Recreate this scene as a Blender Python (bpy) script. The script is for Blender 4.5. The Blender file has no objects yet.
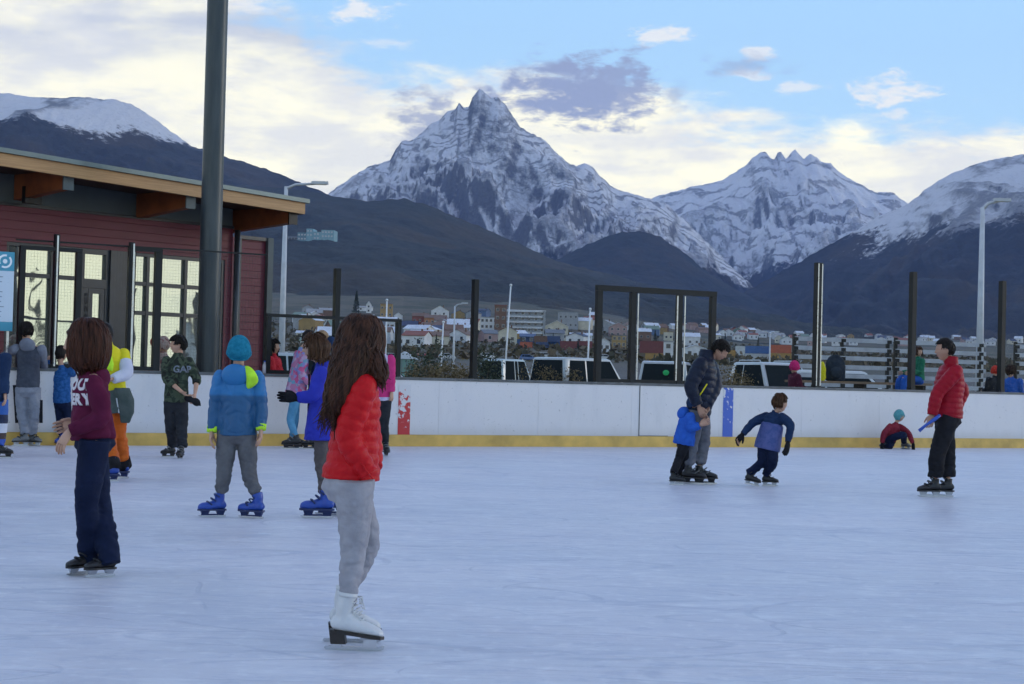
import bpy, bmesh, math, random
import numpy as np
from mathutils import Vector, Matrix, noise as mn
random.seed(11); rng = np.random.default_rng(5)
S = bpy.context.scene; C = S.collection
PI = math.pi; R = math.radians
F = 1750.0; CAMZ = 1.2; ROLL = 0.0255; PITCH = math.atan(36.5/F)
# ---------------- camera
cd = bpy.data.cameras.new('camera'); cam = bpy.data.objects.new('camera', cd); C.objects.link(cam)
cd.sensor_width = 36; cd.lens = 36*F/1024; cd.clip_end = 60000; cd.clip_start = .1
CM = Matrix.Translation((0, 0, CAMZ)) @ Matrix.Rotation(PI/2+PITCH, 4, 'X') @ Matrix.Rotation(ROLL, 4, 'Z')
cam.matrix_world = CM; S.camera = cam
CR = CM.to_3x3(); CI = CR.transposed()
def ray(px, py): return CR @ Vector(((px-512)/F, (342-py)/F, -1))
def P(px, py, Y):                       # point seen at a pixel, Y metres ahead
    d = ray(px, py); return Vector((0, 0, CAMZ)) + d*(Y/d.y)
def G(px, py, z=0):                     # point on the ground seen at a pixel
    d = ray(px, py); return Vector((0, 0, CAMZ)) + d*((z-CAMZ)/d.z)
def proj(p):
    q = CI @ (Vector(p)-Vector((0, 0, CAMZ))); return (512+F*q.x/-q.z, 342-F*q.y/-q.z)
def hz(px): return 378.5+(px-512)*ROLL   # horizon row at a column
def plan(px, a, e):                     # where the sight line of a column crosses the plan line a+s*e
    d = ray(px, hz(px)); dx, dy = d.x, d.y
    s = (a[1]*dx-a[0]*dy)/(e[0]*dy-e[1]*dx)
    return Vector((a[0]+s*e[0], a[1]+s*e[1], 0)), s
def zat(px, py, p): return CAMZ+(hz(px)-py)/F*p.y
# ---------------- tags
def tag(o, label=None, cat=None, group=None, kind=None):
    if label: o['label'] = label
    if cat: o['category'] = cat
    if group: o['group'] = group
    if kind: o['kind'] = kind
    return o
def thing(name, label, cat, loc=(0, 0, 0), rz=0, group=None):
    o = bpy.data.objects.new(name, None); C.objects.link(o); o.location = loc; o.rotation_euler = (0, 0, rz)
    o.empty_display_size = .2
    return tag(o, label, cat, group)
def link(name, me, m, parent=None, smooth=False):
    o = bpy.data.objects.new(name, me); C.objects.link(o)
    for mm in (m if isinstance(m, (list, tuple)) else [m]): me.materials.append(mm)
    if smooth: me.polygons.foreach_set('use_smooth', [True]*len(me.polygons))
    if parent is not None:
        o.parent = parent
    return o
def wlink(name, me, m, parent, smooth=False):    # mesh in world coordinates under a placed parent
    o = link(name, me, m, None, smooth)
    o.parent = parent
    q = parent; M = Matrix()
    while q is not None:
        M = (Matrix.LocRotScale(q.location, q.rotation_euler, q.scale)) @ q.matrix_parent_inverse.__class__() @ M if False else Matrix.LocRotScale(q.location, q.rotation_euler, q.scale) @ M
        q = q.parent
    me.transform(M.inverted()); return o
def copy_tree(o, parent=None):
    c = o.copy(); C.objects.link(c); c.parent = parent
    for ch in o.children: copy_tree(ch, c)
    return c
# ---------------- mesh builder
class MB:
    def __init__(s): s.v = []; s.f = []
    def add(s, vs, fs):
        n = len(s.v); s.v += [tuple(v) for v in vs]; s.f += [tuple(i+n for i in f) for f in fs]; return s
    def box(s, x0, x1, y0, y1, z0, z1, M=None):
        vs = [Vector((x, y, z)) for z in (z0, z1) for y in (y0, y1) for x in (x0, x1)]
        if M is not None: vs = [M @ v for v in vs]
        return s.add(vs, [(0, 2, 3, 1), (4, 5, 7, 6), (0, 1, 5, 4), (2, 6, 7, 3), (0, 4, 6, 2), (1, 3, 7, 5)])
    def bar(s, a, b, w, h=None, up=(0, 0, 1)):
        h = h or w; a = Vector(a); b = Vector(b); d = (b-a).normalized(); up = Vector(up)
        if abs(d.dot(up)) > .98: up = Vector((1, 0, 0))
        x = d.cross(up).normalized(); z = x.cross(d)
        vs = [p+x*sx*w/2+z*sz*h/2 for p in (a, b) for sz in (-1, 1) for sx in (-1, 1)]
        return s.add(vs, [(0, 1, 3, 2), (4, 6, 7, 5), (0, 4, 5, 1), (2, 3, 7, 6), (0, 2, 6, 4), (1, 5, 7, 3)])
    def tube(s, pts, rad, n=10, cap=True):
        pts = [Vector(p) for p in pts]; k = len(pts)
        if not hasattr(rad, '__len__'): rad = [rad]*k
        base = len(s.v); x = None
        for i, p in enumerate(pts):
            d = (pts[min(i+1, k-1)]-pts[max(i-1, 0)])
            d = d.normalized() if d.length > 1e-9 else Vector((0, 0, 1))
            if x is None: x = d.orthogonal().normalized()
            x = (x-d*x.dot(d)).normalized(); y = d.cross(x)
            for j in range(n):
                a = 2*PI*j/n; s.v.append(tuple(p+(x*math.cos(a)+y*math.sin(a))*rad[i]))
        for i in range(k-1):
            for j in range(n):
                a = base+i*n+j; b = base+i*n+(j+1) % n; s.f.append((a, b, b+n, a+n))
        if cap:
            s.f.append(tuple(base+j for j in range(n))[::-1]); s.f.append(tuple(base+(k-1)*n+j for j in range(n)))
        return s
    def sections(s, secs, n=24, cap=True):   # secs: (centre, ax, ay) half-axes as vectors
        base = len(s.v); k = len(secs)
        for c, ax, ay in secs:
            for j in range(n):
                a = 2*PI*j/n; s.v.append(tuple(c+ax*math.cos(a)+ay*math.sin(a)))
        for i in range(k-1):
            for j in range(n):
                a = base+i*n+j; b = base+i*n+(j+1) % n; s.f.append((a, b, b+n, a+n))
        if cap:
            s.f.append(tuple(base+j for j in range(n))[::-1]); s.f.append(tuple(base+(k-1)*n+j for j in range(n)))
        return s
    def ball(s, c, ax, ay=None, az=None, n=14, m=9):
        c = Vector(c)
        if ay is None: r = ax; ax, ay, az = Vector((r, 0, 0)), Vector((0, r, 0)), Vector((0, 0, r))
        base = len(s.v); s.v.append(tuple(c-az))
        for i in range(1, m):
            t = PI*i/m
            for j in range(n):
                a = 2*PI*j/n; s.v.append(tuple(c+(ax*math.cos(a)+ay*math.sin(a))*math.sin(t)-az*math.cos(t)))
        s.v.append(tuple(c+az)); top = len(s.v)-1
        for j in range(n):
            s.f.append((base, base+1+(j+1) % n, base+1+j)); s.f.append((top, top-n+j, top-n+(j+1) % n))
        for i in range(m-2):
            for j in range(n):
                a = base+1+i*n+j; b = base+1+i*n+(j+1) % n; s.f.append((a, b, b+n, a+n))
        return s
    def prism(s, outline, ext):              # planar outline (3-D points) swept along ext
        o = [Vector(p) for p in outline]; n = len(o); e = Vector(ext)
        return s.add(o+[p+e for p in o], [tuple(range(n))[::-1], tuple(range(n, 2*n))]+[(i, (i+1) % n, (i+1) % n+n, i+n) for i in range(n)])
    def mesh(s, name='m', fix=True):
        me = bpy.data.meshes.new(name); me.from_pydata(s.v, [], s.f)
        if fix:
            bm = bmesh.new(); bm.from_mesh(me); bmesh.ops.recalc_face_normals(bm, faces=bm.faces); bm.to_mesh(me); bm.free()
        me.update(); return me
    def build(s, name, m, parent=None, smooth=False): return link(name, s.mesh(name), m, parent, smooth)
    def wbuild(s, name, m, parent, smooth=False): return wlink(name, s.mesh(name), m, parent, smooth)
def modded(me, *mods):                   # bake modifiers into a new mesh
    o = bpy.data.objects.new('tmp', me); C.objects.link(o)
    for typ, kw in mods:
        m = o.modifiers.new('m', typ)
        for k, v in kw.items(): setattr(m, k, v)
    dg = bpy.context.evaluated_depsgraph_get(); dg.update()
    out = bpy.data.meshes.new_from_object(o.evaluated_get(dg), depsgraph=dg)
    bpy.data.objects.remove(o); bpy.data.meshes.remove(me); return out
def fuse(mb, vox, smooth=4): 
    return modded(mb.mesh(), ('REMESH', dict(mode='VOXEL', voxel_size=vox, use_smooth_shade=True)), ('SMOOTH', dict(factor=.5, iterations=smooth)))
def getco(me):
    a = np.empty(len(me.vertices)*3, np.float32); me.vertices.foreach_get('co', a); return a.reshape(-1, 3)
def setco(me, a): me.vertices.foreach_set('co', a.astype(np.float32).ravel()); me.update()
def fnoise(p, scale, seed=0, octs=3):    # cheap smooth noise in -1..1
    r = np.random.default_rng(seed); out = np.zeros(len(p)); amp = 1; tot = 0; q = p*scale
    for o in range(octs):
        for k in range(4):
            d = r.normal(size=3); d /= np.linalg.norm(d)
            d2 = r.normal(size=3); d2 /= np.linalg.norm(d2)
            out += amp*np.sin(q@d*2*PI*(.7+.5*r.random())+r.random()*6+1.7*np.sin(q@d2*2*PI*.6+r.random()*6)); tot += amp*2
        amp *= .5; q = q*2.03
    return out/tot
def displace(me, fn):
    co = getco(me); n = np.empty(len(co)*3, np.float32); me.vertices.foreach_get('normal', n); n = n.reshape(-1, 3)
    setco(me, co+n*fn(co)[:, None]); return me
# ---------------- materials
def mat(name, col, rough=.7, bump=0, bscale=40, var=0, vscale=6, metal=0, spec=.5, det=4, coat=0, sheen=0, trans=0):
    m = bpy.data.materials.new(name); m.use_nodes = True; nt = m.node_tree; N = nt.nodes; L = nt.links
    b = N['Principled BSDF']; b.inputs['Base Color'].default_value = (*col, 1); b.inputs['Roughness'].default_value = rough
    b.inputs['Metallic'].default_value = metal; b.inputs['Specular IOR Level'].default_value = spec
    b.inputs['Coat Weight'].default_value = coat; b.inputs['Sheen Weight'].default_value = sheen
    b.inputs['Transmission Weight'].default_value = trans
    if bump or var:
        tc = N.new('ShaderNodeTexCoord')
    if var:
        n1 = N.new('ShaderNodeTexNoise'); n1.inputs['Scale'].default_value = vscale; n1.inputs['Detail'].default_value = det
        L.new(tc.outputs['Object'], n1.inputs['Vector'])
        mx = N.new('ShaderNodeMix'); mx.data_type = 'RGBA'
        mx.inputs[6].default_value = (*[c*(1-var) for c in col], 1); mx.inputs[7].default_value = (*[min(1, c*(1+var)) for c in col], 1)
        rp = N.new('ShaderNodeMapRange'); rp.inputs[1].default_value = .3; rp.inputs[2].default_value = .7
        L.new(n1.outputs['Fac'], rp.inputs[0]); L.new(rp.outputs[0], mx.inputs[0]); L.new(mx.outputs[2], b.inputs['Base Color'])
        r2 = N.new('ShaderNodeMapRange'); r2.inputs[3].default_value = max(.02, rough-.12); r2.inputs[4].default_value = min(1, rough+.1)
        L.new(n1.outputs['Fac'], r2.inputs[0]); L.new(r2.outputs[0], b.inputs['Roughness'])
    if bump:
        n2 = N.new('ShaderNodeTexNoise'); n2.inputs['Scale'].default_value = bscale; n2.inputs['Detail'].default_value = 6
        L.new(tc.outputs['Object'], n2.inputs['Vector'])
        bp = N.new('ShaderNodeBump'); bp.inputs['Strength'].default_value = 1; bp.inputs['Distance'].default_value = bump
        L.new(n2.outputs['Fac'], bp.inputs['Height']); L.new(bp.outputs[0], b.inputs['Normal'])
    return m
class NT:                                 # terse node helper
    def __init__(s, tree): s.t = tree; s.N = tree.nodes; s.L = tree.links
    def n(s, typ, **kw):
        o = s.N.new('ShaderNode'+typ)
        for k, v in kw.items(): setattr(o, k, v)
        return o
    def put(s, sock, v):
        if v is None: return
        if isinstance(v, bpy.types.NodeSocket): s.L.new(v, sock)
        elif hasattr(v, '__len__') and sock.type == 'RGBA' and len(v) == 3: sock.default_value = (*v, 1)
        else: sock.default_value = v
    def m(s, op, a, b=None, c=None, clamp=False):
        o = s.n('Math', operation=op, use_clamp=clamp)
        for i, v in enumerate((a, b, c)): s.put(o.inputs[i], v)
        return o.outputs[0]
    def rng(s, v, a, b, c=0, d=1, smooth=True):
        o = s.n('MapRange', interpolation_type='SMOOTHSTEP' if smooth else 'LINEAR')
        for i, x in enumerate((v, a, b, c, d)): s.put(o.inputs[i], x)
        return o.outputs[0]
    def mix(s, f, a, b, mode='MIX'):
        o = s.n('Mix', data_type='RGBA', blend_type=mode, clamp_factor=True)
        s.put(o.inputs[0], f); s.put(o.inputs[6], a); s.put(o.inputs[7], b); return o.outputs[2]
    def noise(s, vec, scale, det=5, rough=.5, dist=0, typ=None):
        o = s.n('TexNoise'); s.put(o.inputs['Vector'], vec); o.inputs['Scale'].default_value = scale
        o.inputs['Detail'].default_value = det; o.inputs['Roughness'].default_value = rough; o.inputs['Distortion'].default_value = dist
        if typ: o.noise_type = typ
        return o.outputs['Fac']
    def map(s, vec, sc=(1, 1, 1), rot=(0, 0, 0), loc=(0, 0, 0)):
        o = s.n('Mapping'); s.put(o.inputs[0], vec); o.inputs['Scale'].default_value = sc
        o.inputs['Rotation'].default_value = rot; o.inputs['Location'].default_value = loc; return o.outputs[0]
def nmat(name, rough=.8):
    m = bpy.data.materials.new(name); m.use_nodes = True; t = NT(m.node_tree); b = t.N['Principled BSDF']; b.inputs['Roughness'].default_value = rough
    return m, t, b
# ---------------- render settings
S.view_settings.view_transform = 'Standard'; S.view_settings.look = 'None'; S.view_settings.exposure = .12; S.view_settings.gamma = 1
S.render.engine = 'CYCLES'; S.cycles.max_bounces = 6; S.cycles.diffuse_bounces = 2; S.cycles.glossy_bounces = 2; S.cycles.use_adaptive_sampling = True; S.cycles.adaptive_threshold = .03; S.cycles.adaptive_min_samples = 24
S.cycles.transparent_max_bounces = 16; S.cycles.volume_bounces = 1; S.cycles.use_denoising = True; S.cycles.caustics_reflective = False; S.cycles.caustics_refractive = False
# ---------------- sky
SUN_EL, SUN_AZ = R(9), R(78)      # azimuth from +Y towards +X
W = bpy.data.worlds.new('World'); S.world = W; W.use_nodes = True; W.cycles.sampling_method = 'MANUAL'; W.cycles.sample_map_resolution = 512
t = NT(W.node_tree); bg = t.N['Background']
sky = t.n('TexSky', sky_type='NISHITA'); sky.sun_disc = False; sky.sun_elevation = SUN_EL; sky.sun_rotation = SUN_AZ
sky.air_density = 1.0; sky.dust_density = .6; sky.ozone_density = 1.5; sky.altitude = 20
tc = t.n('TexCoord'); sp = t.n('SeparateXYZ'); t.L.new(tc.outputs['Generated'], sp.inputs[0])
x, y, z = sp.outputs
hyp = t.m('SQRT', t.m('ADD', t.m('MULTIPLY', x, x), t.m('MULTIPLY', y, y)))
el = t.m('DIVIDE', z, t.m('MAXIMUM', hyp, .05)); az = t.m('ARCTAN2', x, y)
cv = t.n('CombineXYZ'); t.put(cv.inputs[0], az); t.put(cv.inputs[1], t.m('MULTIPLY', el, 2.0)); vec = cv.outputs[0]
n1 = t.noise(t.map(vec, (5, 9, 1)), 1.0, 9, .55, .3); n2 = t.noise(t.map(vec, (14, 20, 1), loc=(3, 1, 0)), 1.0, 8, .6, .2)
n3 = t.noise(t.map(vec, (3, 8, 1), loc=(7, 2, 0)), 1.0, 7, .55, .2)
# the upper edge of the cloud bank by azimuth
cr = t.n('ValToRGB'); e = cr.color_ramp; e.interpolation = 'B_SPLINE'
pts = [(0, .17), (.10, .25), (.22, .245), (.36, .205), (.44, .168), (.52, .172), (.62, .165), (.75, .152), (.86, .145), (1, .125)]
e.elements[0].position, e.elements[1].position = 0, 1
for p, v in pts[1:-1]: e.elements.new(p)
for q, (p, v) in zip(e.elements, pts): q.position = p; q.color = (v*3, v*3, v*3, 1)
t.L.new(t.rng(az, -.4, .34, 0, 1, False), cr.inputs[0])
edge = t.m('DIVIDE', cr.outputs[0], 3)
d = t.m('SUBTRACT', t.m('ADD', edge, t.m('MULTIPLY', t.m('SUBTRACT', n1, .5), .10)), el)
d = t.m('ADD', d, t.m('MULTIPLY', t.m('SUBTRACT', n2, .5), .06))
d = t.m('ADD', d, t.m('MULTIPLY', t.m('SUBTRACT', t.noise(t.map(vec, (40, 60, 1)), 1.0, 6, .62), .5), .035))
bank = t.rng(d, -.010, .016)
bank = t.m('MULTIPLY', bank, t.rng(el, -.3, -.1))
def puff(px, py, rx, ry, thr=.5, soft=.25, k=1.0):
    u = math.atan((px-512)/F); v = (hz(px)-py)/F
    a = t.m('DIVIDE', t.m('SUBTRACT', az, u), rx/F); b = t.m('DIVIDE', t.m('SUBTRACT', el, v), ry/F)
    r = t.m('SQRT', t.m('ADD', t.m('MULTIPLY', a, a), t.m('MULTIPLY', b, b)))
    q = t.m('ADD', t.m('SUBTRACT', 1, r), t.m('MULTIPLY', t.m('SUBTRACT', n2, .5), 1.6))
    q = t.m('ADD', q, t.m('ADD', t.m('MULTIPLY', t.m('SUBTRACT', n4, .5), 3.4), t.m('MULTIPLY', t.m('SUBTRACT', n5, .5), 1.0)))
    return t.m('MULTIPLY', t.rng(q, thr-soft*1.1, thr+soft*1.1), k)
n4 = t.noise(t.map(vec, (50, 60, 1), loc=(1, 5, 0)), 1.0, 6, .6, .3); n5 = t.noise(t.map(vec, (130, 150, 1), loc=(4, 5, 0)), 1.0, 4, .6, .3)
def mx(a, b): return t.m('MAXIMUM', a, b)
grey = puff(568, 92, 78, 36, .22, .45, 1.0)
for a in ((612, 86, 40, 34, .22, .4, .95), (520, 75, 35, 22, .5, .5, .6), (424, 120, 34, 28, .25, .5, .85), (395, 150, 30, 22, .7, .5, .5), (668, 100, 16, 26, .5, .5, .5), (740, 68, 50, 15, .6, .5, .5)): grey = mx(grey, puff(*a))
lite = puff(350, 10, 34, 14, .4, .4, .9)
for a in ((655, 36, 34, 9, .3, .4, .9), (752, 54, 20, 9, .4, .4, .8), (745, 78, 24, 9, .4, .4, .7), (885, 97, 40, 17, .35, .4, .95), (795, 90, 24, 10, .4, .4, .7), (895, 118, 16, 8, .4, .4, .7), (385, 42, 26, 7, .5, .5, .5), (240, 5, 40, 12, .5, .5, .7)): lite = mx(lite, puff(*a))
blue = t.mix(t.rng(el, .05, .32, 0, 1, False), (.56, .83, 1.00), (.37, .67, 1.02))
blue = t.mix(t.rng(el, .3, 1.3), blue, (.365, .375, .535))
nish = t.n('VectorMath', operation='SCALE'); t.L.new(sky.outputs[0], nish.inputs[0]); nish.inputs['Scale'].default_value = .12
clear = t.mix(.85, nish.outputs[0], blue)
cream = t.mix(t.rng(t.m('ADD', t.m('MULTIPLY', n3, .5), t.m('MULTIPLY', n2, .5)), .42, .58), (.86, .84, .74), (1.22, 1.14, .78))
cream = t.mix(t.rng(el, .10, .045), cream, (1.12, 1.10, .82))
gtop = t.m('MULTIPLY', t.rng(el, .15, .20), t.rng(n1, .62, .42))
cream = t.mix(t.m('MULTIPLY', gtop, .8), cream, (.50, .54, .60))
ccol = t.mix(t.rng(el, .35, 1.0), cream, (.34, .42, .58))
out = t.mix(t.m('MULTIPLY', bank, .94), clear, ccol)
out = t.mix(t.m('MULTIPLY', lite, .85), out, (.98, .93, .80)); out = t.mix(grey, out, (.30, .35, .48))
# broken high cloud all round, out of the picture
hi = t.m('MULTIPLY', t.rng(t.noise(tc.outputs['Generated'], 3.0, 6, .55), .45, .7), t.rng(el, .32, .6)); out = t.mix(t.m('MULTIPLY', hi, .5), out, (.42, .48, .62))
out = t.mix(t.rng(el, -.02, -.1), out, (.2, .22, .26))
t.L.new(out, bg.inputs[0]); bg.inputs[1].default_value = 1.22
sl = bpy.data.lights.new('sun', 'SUN'); sl.energy = .8; sl.angle = R(20); sl.color = (1, .9, .78)
so = bpy.data.objects.new('sun', sl); C.objects.link(so)
sd = Vector((math.sin(SUN_AZ)*math.cos(SUN_EL), math.cos(SUN_AZ)*math.cos(SUN_EL), math.sin(SUN_EL)))
so.rotation_euler = sd.to_track_quat('Z', 'Y').to_euler()
# ---------------- the air
hb = MB().box(-9000, 9000, -400, 16000, -3, 3200)
hm = bpy.data.materials.new('haze'); hm.use_nodes = True; tt = NT(hm.node_tree); tt.N.remove(tt.N['Principled BSDF'])
pv = tt.n('VolumePrincipled'); pv.inputs['Color'].default_value = (.34, .50, 1, 1); pv.inputs['Density'].default_value = 2.7e-5; pv.inputs['Anisotropy'].default_value = .1
tt.L.new(pv.outputs[0], tt.N['Material Output'].inputs['Volume'])
tag(hb.build('haze', hm), kind='stuff')
# ---------------- the ground
ELY = [0, 220, 420, 650, 950, 1350, 1800, 2500, 3500, 16000]
ELL = [0, 0, .0103, .0166, .0245, .034, .042, .047, .048, .01]; ELR = [0, 0, .0103, .0137, .017, .020, .024, .0275, .0285, .006]
def gz(X, Y):
    if Y < 220: return 0.0
    w = 1/(1+math.exp(max(-50, min(50, (X-Y*.07)/(Y*.03)))))       # higher on the left
    l = float(np.interp(Y, ELY, ELL)); r = float(np.interp(Y, ELY, ELR))
    a = (l*w+r*(1-w))*Y+1.2*min(1, (Y-220)/80)
    if Y > 700: a += 8*mn.noise(Vector((X*.004, Y*.004, 0)))*min(1, (Y-700)/600)
    return a
def hit(px, py):                          # where a sight line meets the rising ground
    d = ray(px, py); Y = 225.0
    while Y < 3600:
        if CAMZ+d.z/d.y*Y < gz(d.x/d.y*Y, Y): break
        Y += 5
    return Vector((d.x/d.y*Y, Y, gz(d.x/d.y*Y, Y)))
xs = sorted(set([-9000, -6000, -4000, -3000, -2300, -1800]+list(range(-1500, 1501, 60))+[1800, 2300, 3000, 4000, 6000, 9000]))
ys = [-390, -200, -60, 0, 100, 200, 220, 240, 270]+list(range(300, 1500, 40))+list(range(1500, 3501, 100))+[4200, 5500, 8000, 12000, 15900]
vs = [(X, Y, gz(X, Y)-.03) for Y in ys for X in xs]; nx = len(xs)
fs = [(j*nx+i, j*nx+i+1, (j+1)*nx+i+1, (j+1)*nx+i) for j in range(len(ys)-1) for i in range(nx-1)]
gm, t, b = nmat('terrain_ground', .95); g = t.n('NewGeometry'); pos = g.outputs['Position']
a1 = t.noise(pos, .02, 6, .6); a2 = t.noise(pos, .3, 6, .6)
near = t.mix(t.rng(a2, .4, .6), (.07, .07, .072), (.11, .10, .095))
far = t.mix(t.rng(a1, .4, .6), (.045, .05, .03), (.10, .085, .06))
sx = t.n('SeparateXYZ'); t.L.new(pos, sx.inputs[0])
t.L.new(t.mix(t.rng(sx.outputs[1], 250, 500), near, far), b.inputs['Base Color'])
tag(link('ground', MB().add(vs, fs).mesh('ground'), gm, smooth=True), kind='structure')
# ---------------- mountains
def mount_mat(name, snow_z, zsoft, strata, forest=(.008, .013, .018), rocky=.5, crest=.8):
    m, t, b = nmat(name, .85); g = t.n('NewGeometry'); pos = g.outputs['Position']; sp = t.n('SeparateXYZ'); t.L.new(pos, sp.inputs[0])
    nn = t.n('SeparateXYZ'); t.L.new(g.outputs['Normal'], nn.inputs[0])
    na = t.noise(pos, .0035, 8, .6); nb = t.noise(pos, .034, 7, .74); ncs = t.noise(pos, .06, 4, .6)
    h = t.m('ADD', sp.outputs[2], t.m('MULTIPLY', t.m('SUBTRACT', na, .5), zsoft*2.2))
    h = t.m('ADD', h, t.m('MULTIPLY', t.m('SUBTRACT', nb, .5), zsoft*1.6))
    snow = t.rng(h, snow_z-zsoft*.18, snow_z+zsoft*.18)
    steep = t.m('ADD', nn.outputs[2], t.m('MULTIPLY', t.m('SUBTRACT', nb, .5), .75))
    rk = t.rng(steep, rocky+.20, rocky-.16)
    rk2 = rk
    at = t.n('Attribute', attribute_name='rel'); rel = at.outputs['Fac']
    rk = t.m('MAXIMUM', rk, t.m('MULTIPLY', t.rng(t.m('ADD', rel, t.m('MULTIPLY', t.m('SUBTRACT', nb, .5), .5)), crest-.05, crest+.22), .8))
    rk2 = rk
    if strata:
        # folded beds: bands of a warped height
        wp = t.noise(pos, strata[1], 3, .55); wp2 = t.noise(pos, strata[1]*4, 3, .6)
        sv = t.m('ADD', sp.outputs[2], t.m('ADD', t.m('MULTIPLY', wp, strata[2]), t.m('MULTIPLY', wp2, strata[2]*.28)))
        sw = t.m('SINE', t.m('MULTIPLY', sv, 2*PI/strata[0]))
        s1 = t.m('MULTIPLY', t.rng(sw, .30, .80), t.rng(t.noise(t.map(pos, (1, 1, 2)), .0032, 3, .6), .38, .50))
        s1 = t.m('MULTIPLY', s1, t.rng(ncs, .3, .5))
        rk2 = t.m('MAXIMUM', rk, t.m('MULTIPLY', s1, .75))
    rock = t.mix(t.rng(ncs, .35, .65), (.03, .034, .045), (.075, .08, .095))
    thin = t.m('MULTIPLY', t.rng(ncs, .5, .72), .35)
    sn = t.mix(thin, (.84, .85, .88), (.50, .54, .60))
    up = t.mix(t.m('MULTIPLY', rk2, .92), sn, rock)
    fo = t.mix(t.rng(t.noise(pos, .03, 7, .7), .35, .65), forest, tuple(c*1.9 for c in forest))
    fo = t.mix(t.m('MULTIPLY', t.rng(t.noise(pos, .0028, 5, .6), .45, .65), .65), fo, (.060, .045, .028))
    t.L.new(t.mix(snow, fo, up), b.inputs['Base Color'])
    bp = t.n('Bump'); bp.inputs['Distance'].default_value = 30; bp.inputs['Strength'].default_value = .8
    t.L.new(nb, bp.inputs['Height']); t.L.new(bp.outputs[0], b.inputs['Normal'])
    return m
def mountain(name, ridge, Yr, D, m, nt=150, jag=8, rough=130, pw=1.25, zb=0, seed=0, ext=900, step=2.0, freq=.0016, spur=2.2, keep=.0, far=.8):
    rx = [r[0] for r in ridge]; ry = [r[1] for r in ridge]
    us = np.arange(rx[0], rx[-1]+.1, step); rows = []
    V = []; ts = [-(i/14)**1.3*far for i in range(14, 0, -1)]+[(i/(nt-1))**1.25 for i in range(nt)]
    k0 = 14
    pr = [P(u, float(np.interp(u, rx, ry)), Yr) for u in us]
    dx = (pr[-1].x-pr[0].x)/(len(pr)-1)
    ne = int(ext/dx)
    pr = [Vector((pr[0].x-dx*k, Yr, pr[0].z*(1-.5*min(1, k/ne)))) for k in range(ne, 0, -1)]+pr+[Vector((pr[-1].x+dx*k, Yr, pr[-1].z*(1-.5*min(1, k/ne)))) for k in range(1, ne+1)]
    Z = np.array([p.z for p in pr]); n = len(pr)
    # broad envelope for the lower slopes, so that each tooth of the ridge fades out downhill
    ker = int(max(5, 500/dx)); kk = np.hanning(ker*2+1); kk /= kk.sum(); Zs = np.convolve(np.pad(Z, ker, mode='edge'), kk, 'valid')
    for t_ in ts:
        for i, p in enumerate(pr):
            a = abs(t_); Y = Yr-D*t_; w = math.exp(-a*9)
            base = Z[i]*w+Zs[i]*(1-w)
            base = zb+(base-zb)*max(0, 1-a)**pw
            X = p.x
            q = Vector((X*freq+seed*7.3+.35*mn.noise(Vector((X*.0012, Y*.0012, seed))), Y*freq/spur, seed*3.1))
            r1 = mn.ridged_multi_fractal(q, .85, 2.15, 7, 1.0, 2.0)
            r2 = mn.fractal(Vector((X*.006, Y*.005, seed)), .8, 2.1, 6)
            env = min(1, a*5+.03)*min(1, (1-a)*3+.05) if t_ > 0 else min(1, a*7)*.6
            V.append([X, Y, base, r1, env, (r2*(.45 if a < .01 else .6+env)+(.55*mn.noise(Vector((X*.022, seed*3., 1))) if a < .03 else 0)+(.5*mn.noise(Vector((X*.05, seed*5., 1))) if a < .01 else 0))*jag, a])
    A = np.array(V); lo, hi_ = np.percentile(A[:, 3], (2, 98)); rel = np.clip((A[:, 3]-lo)/(hi_-lo), 0, 1)
    zz = A[:, 2]-rough*(1-rel)*A[:, 4]+A[:, 5]*.8
    zz = np.where(A[:, 6] >= 1, zb-60, np.maximum(zz, zb-60))
    V = [(a_[0], a_[1], float(q_)) for a_, q_ in zip(A, zz)]
    nr = len(ts)
    Fc = [(j*n+i, (j+1)*n+i, (j+1)*n+i+1, j*n+i+1) for j in range(nr-1) for i in range(n-1)]
    me = MB().add(V, Fc).mesh(name, False); at = me.attributes.new('rel', 'FLOAT', 'POINT'); at.data.foreach_set('value', rel.astype(np.float32))
    o = link(name, me, m, smooth=True); tag(o, kind='structure'); return o
M_ol = mount_mat('olivia_rock_and_snow', 560, 130, (62, .0011, 800), rocky=.545, crest=.87)
M_ci = mount_mat('far_peak_rock_and_snow', 720, 200, (150, .0012, 800), rocky=.50, crest=.88)
M_rt = mount_mat('right_mountain_cover', 640, 190, None, rocky=.60, crest=.80)
M_lf = mount_mat('left_mountain_cover', 800, 110, None, rocky=.56, crest=.80)
M_fo = mount_mat('foothill_forest', 5000, 100, None, forest=(.010, .016, .018))
mountain('mountain_peak', [(300, 215), (335, 188), (348, 180), (360, 172), (376, 164), (390, 160), (396, 148), (402, 141), (412, 140), (420, 135), (432, 124), (440, 120), (447, 112), (455, 110), (459, 103), (464, 108), (469, 107), (473, 97), (480, 88), (486, 94), (492, 98), (498, 97), (506, 107), (512, 114), (520, 127), (532, 133), (545, 141), (555, 151), (566, 162), (576, 166), (584, 163), (593, 166), (602, 178), (614, 187), (640, 197), (665, 203), (700, 235), (740, 275), (780, 310)],
    9500, 3300, M_ol, jag=17, rough=400, zb=60, seed=1, pw=1.15, nt=210, step=1.5, freq=.0023)
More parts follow.
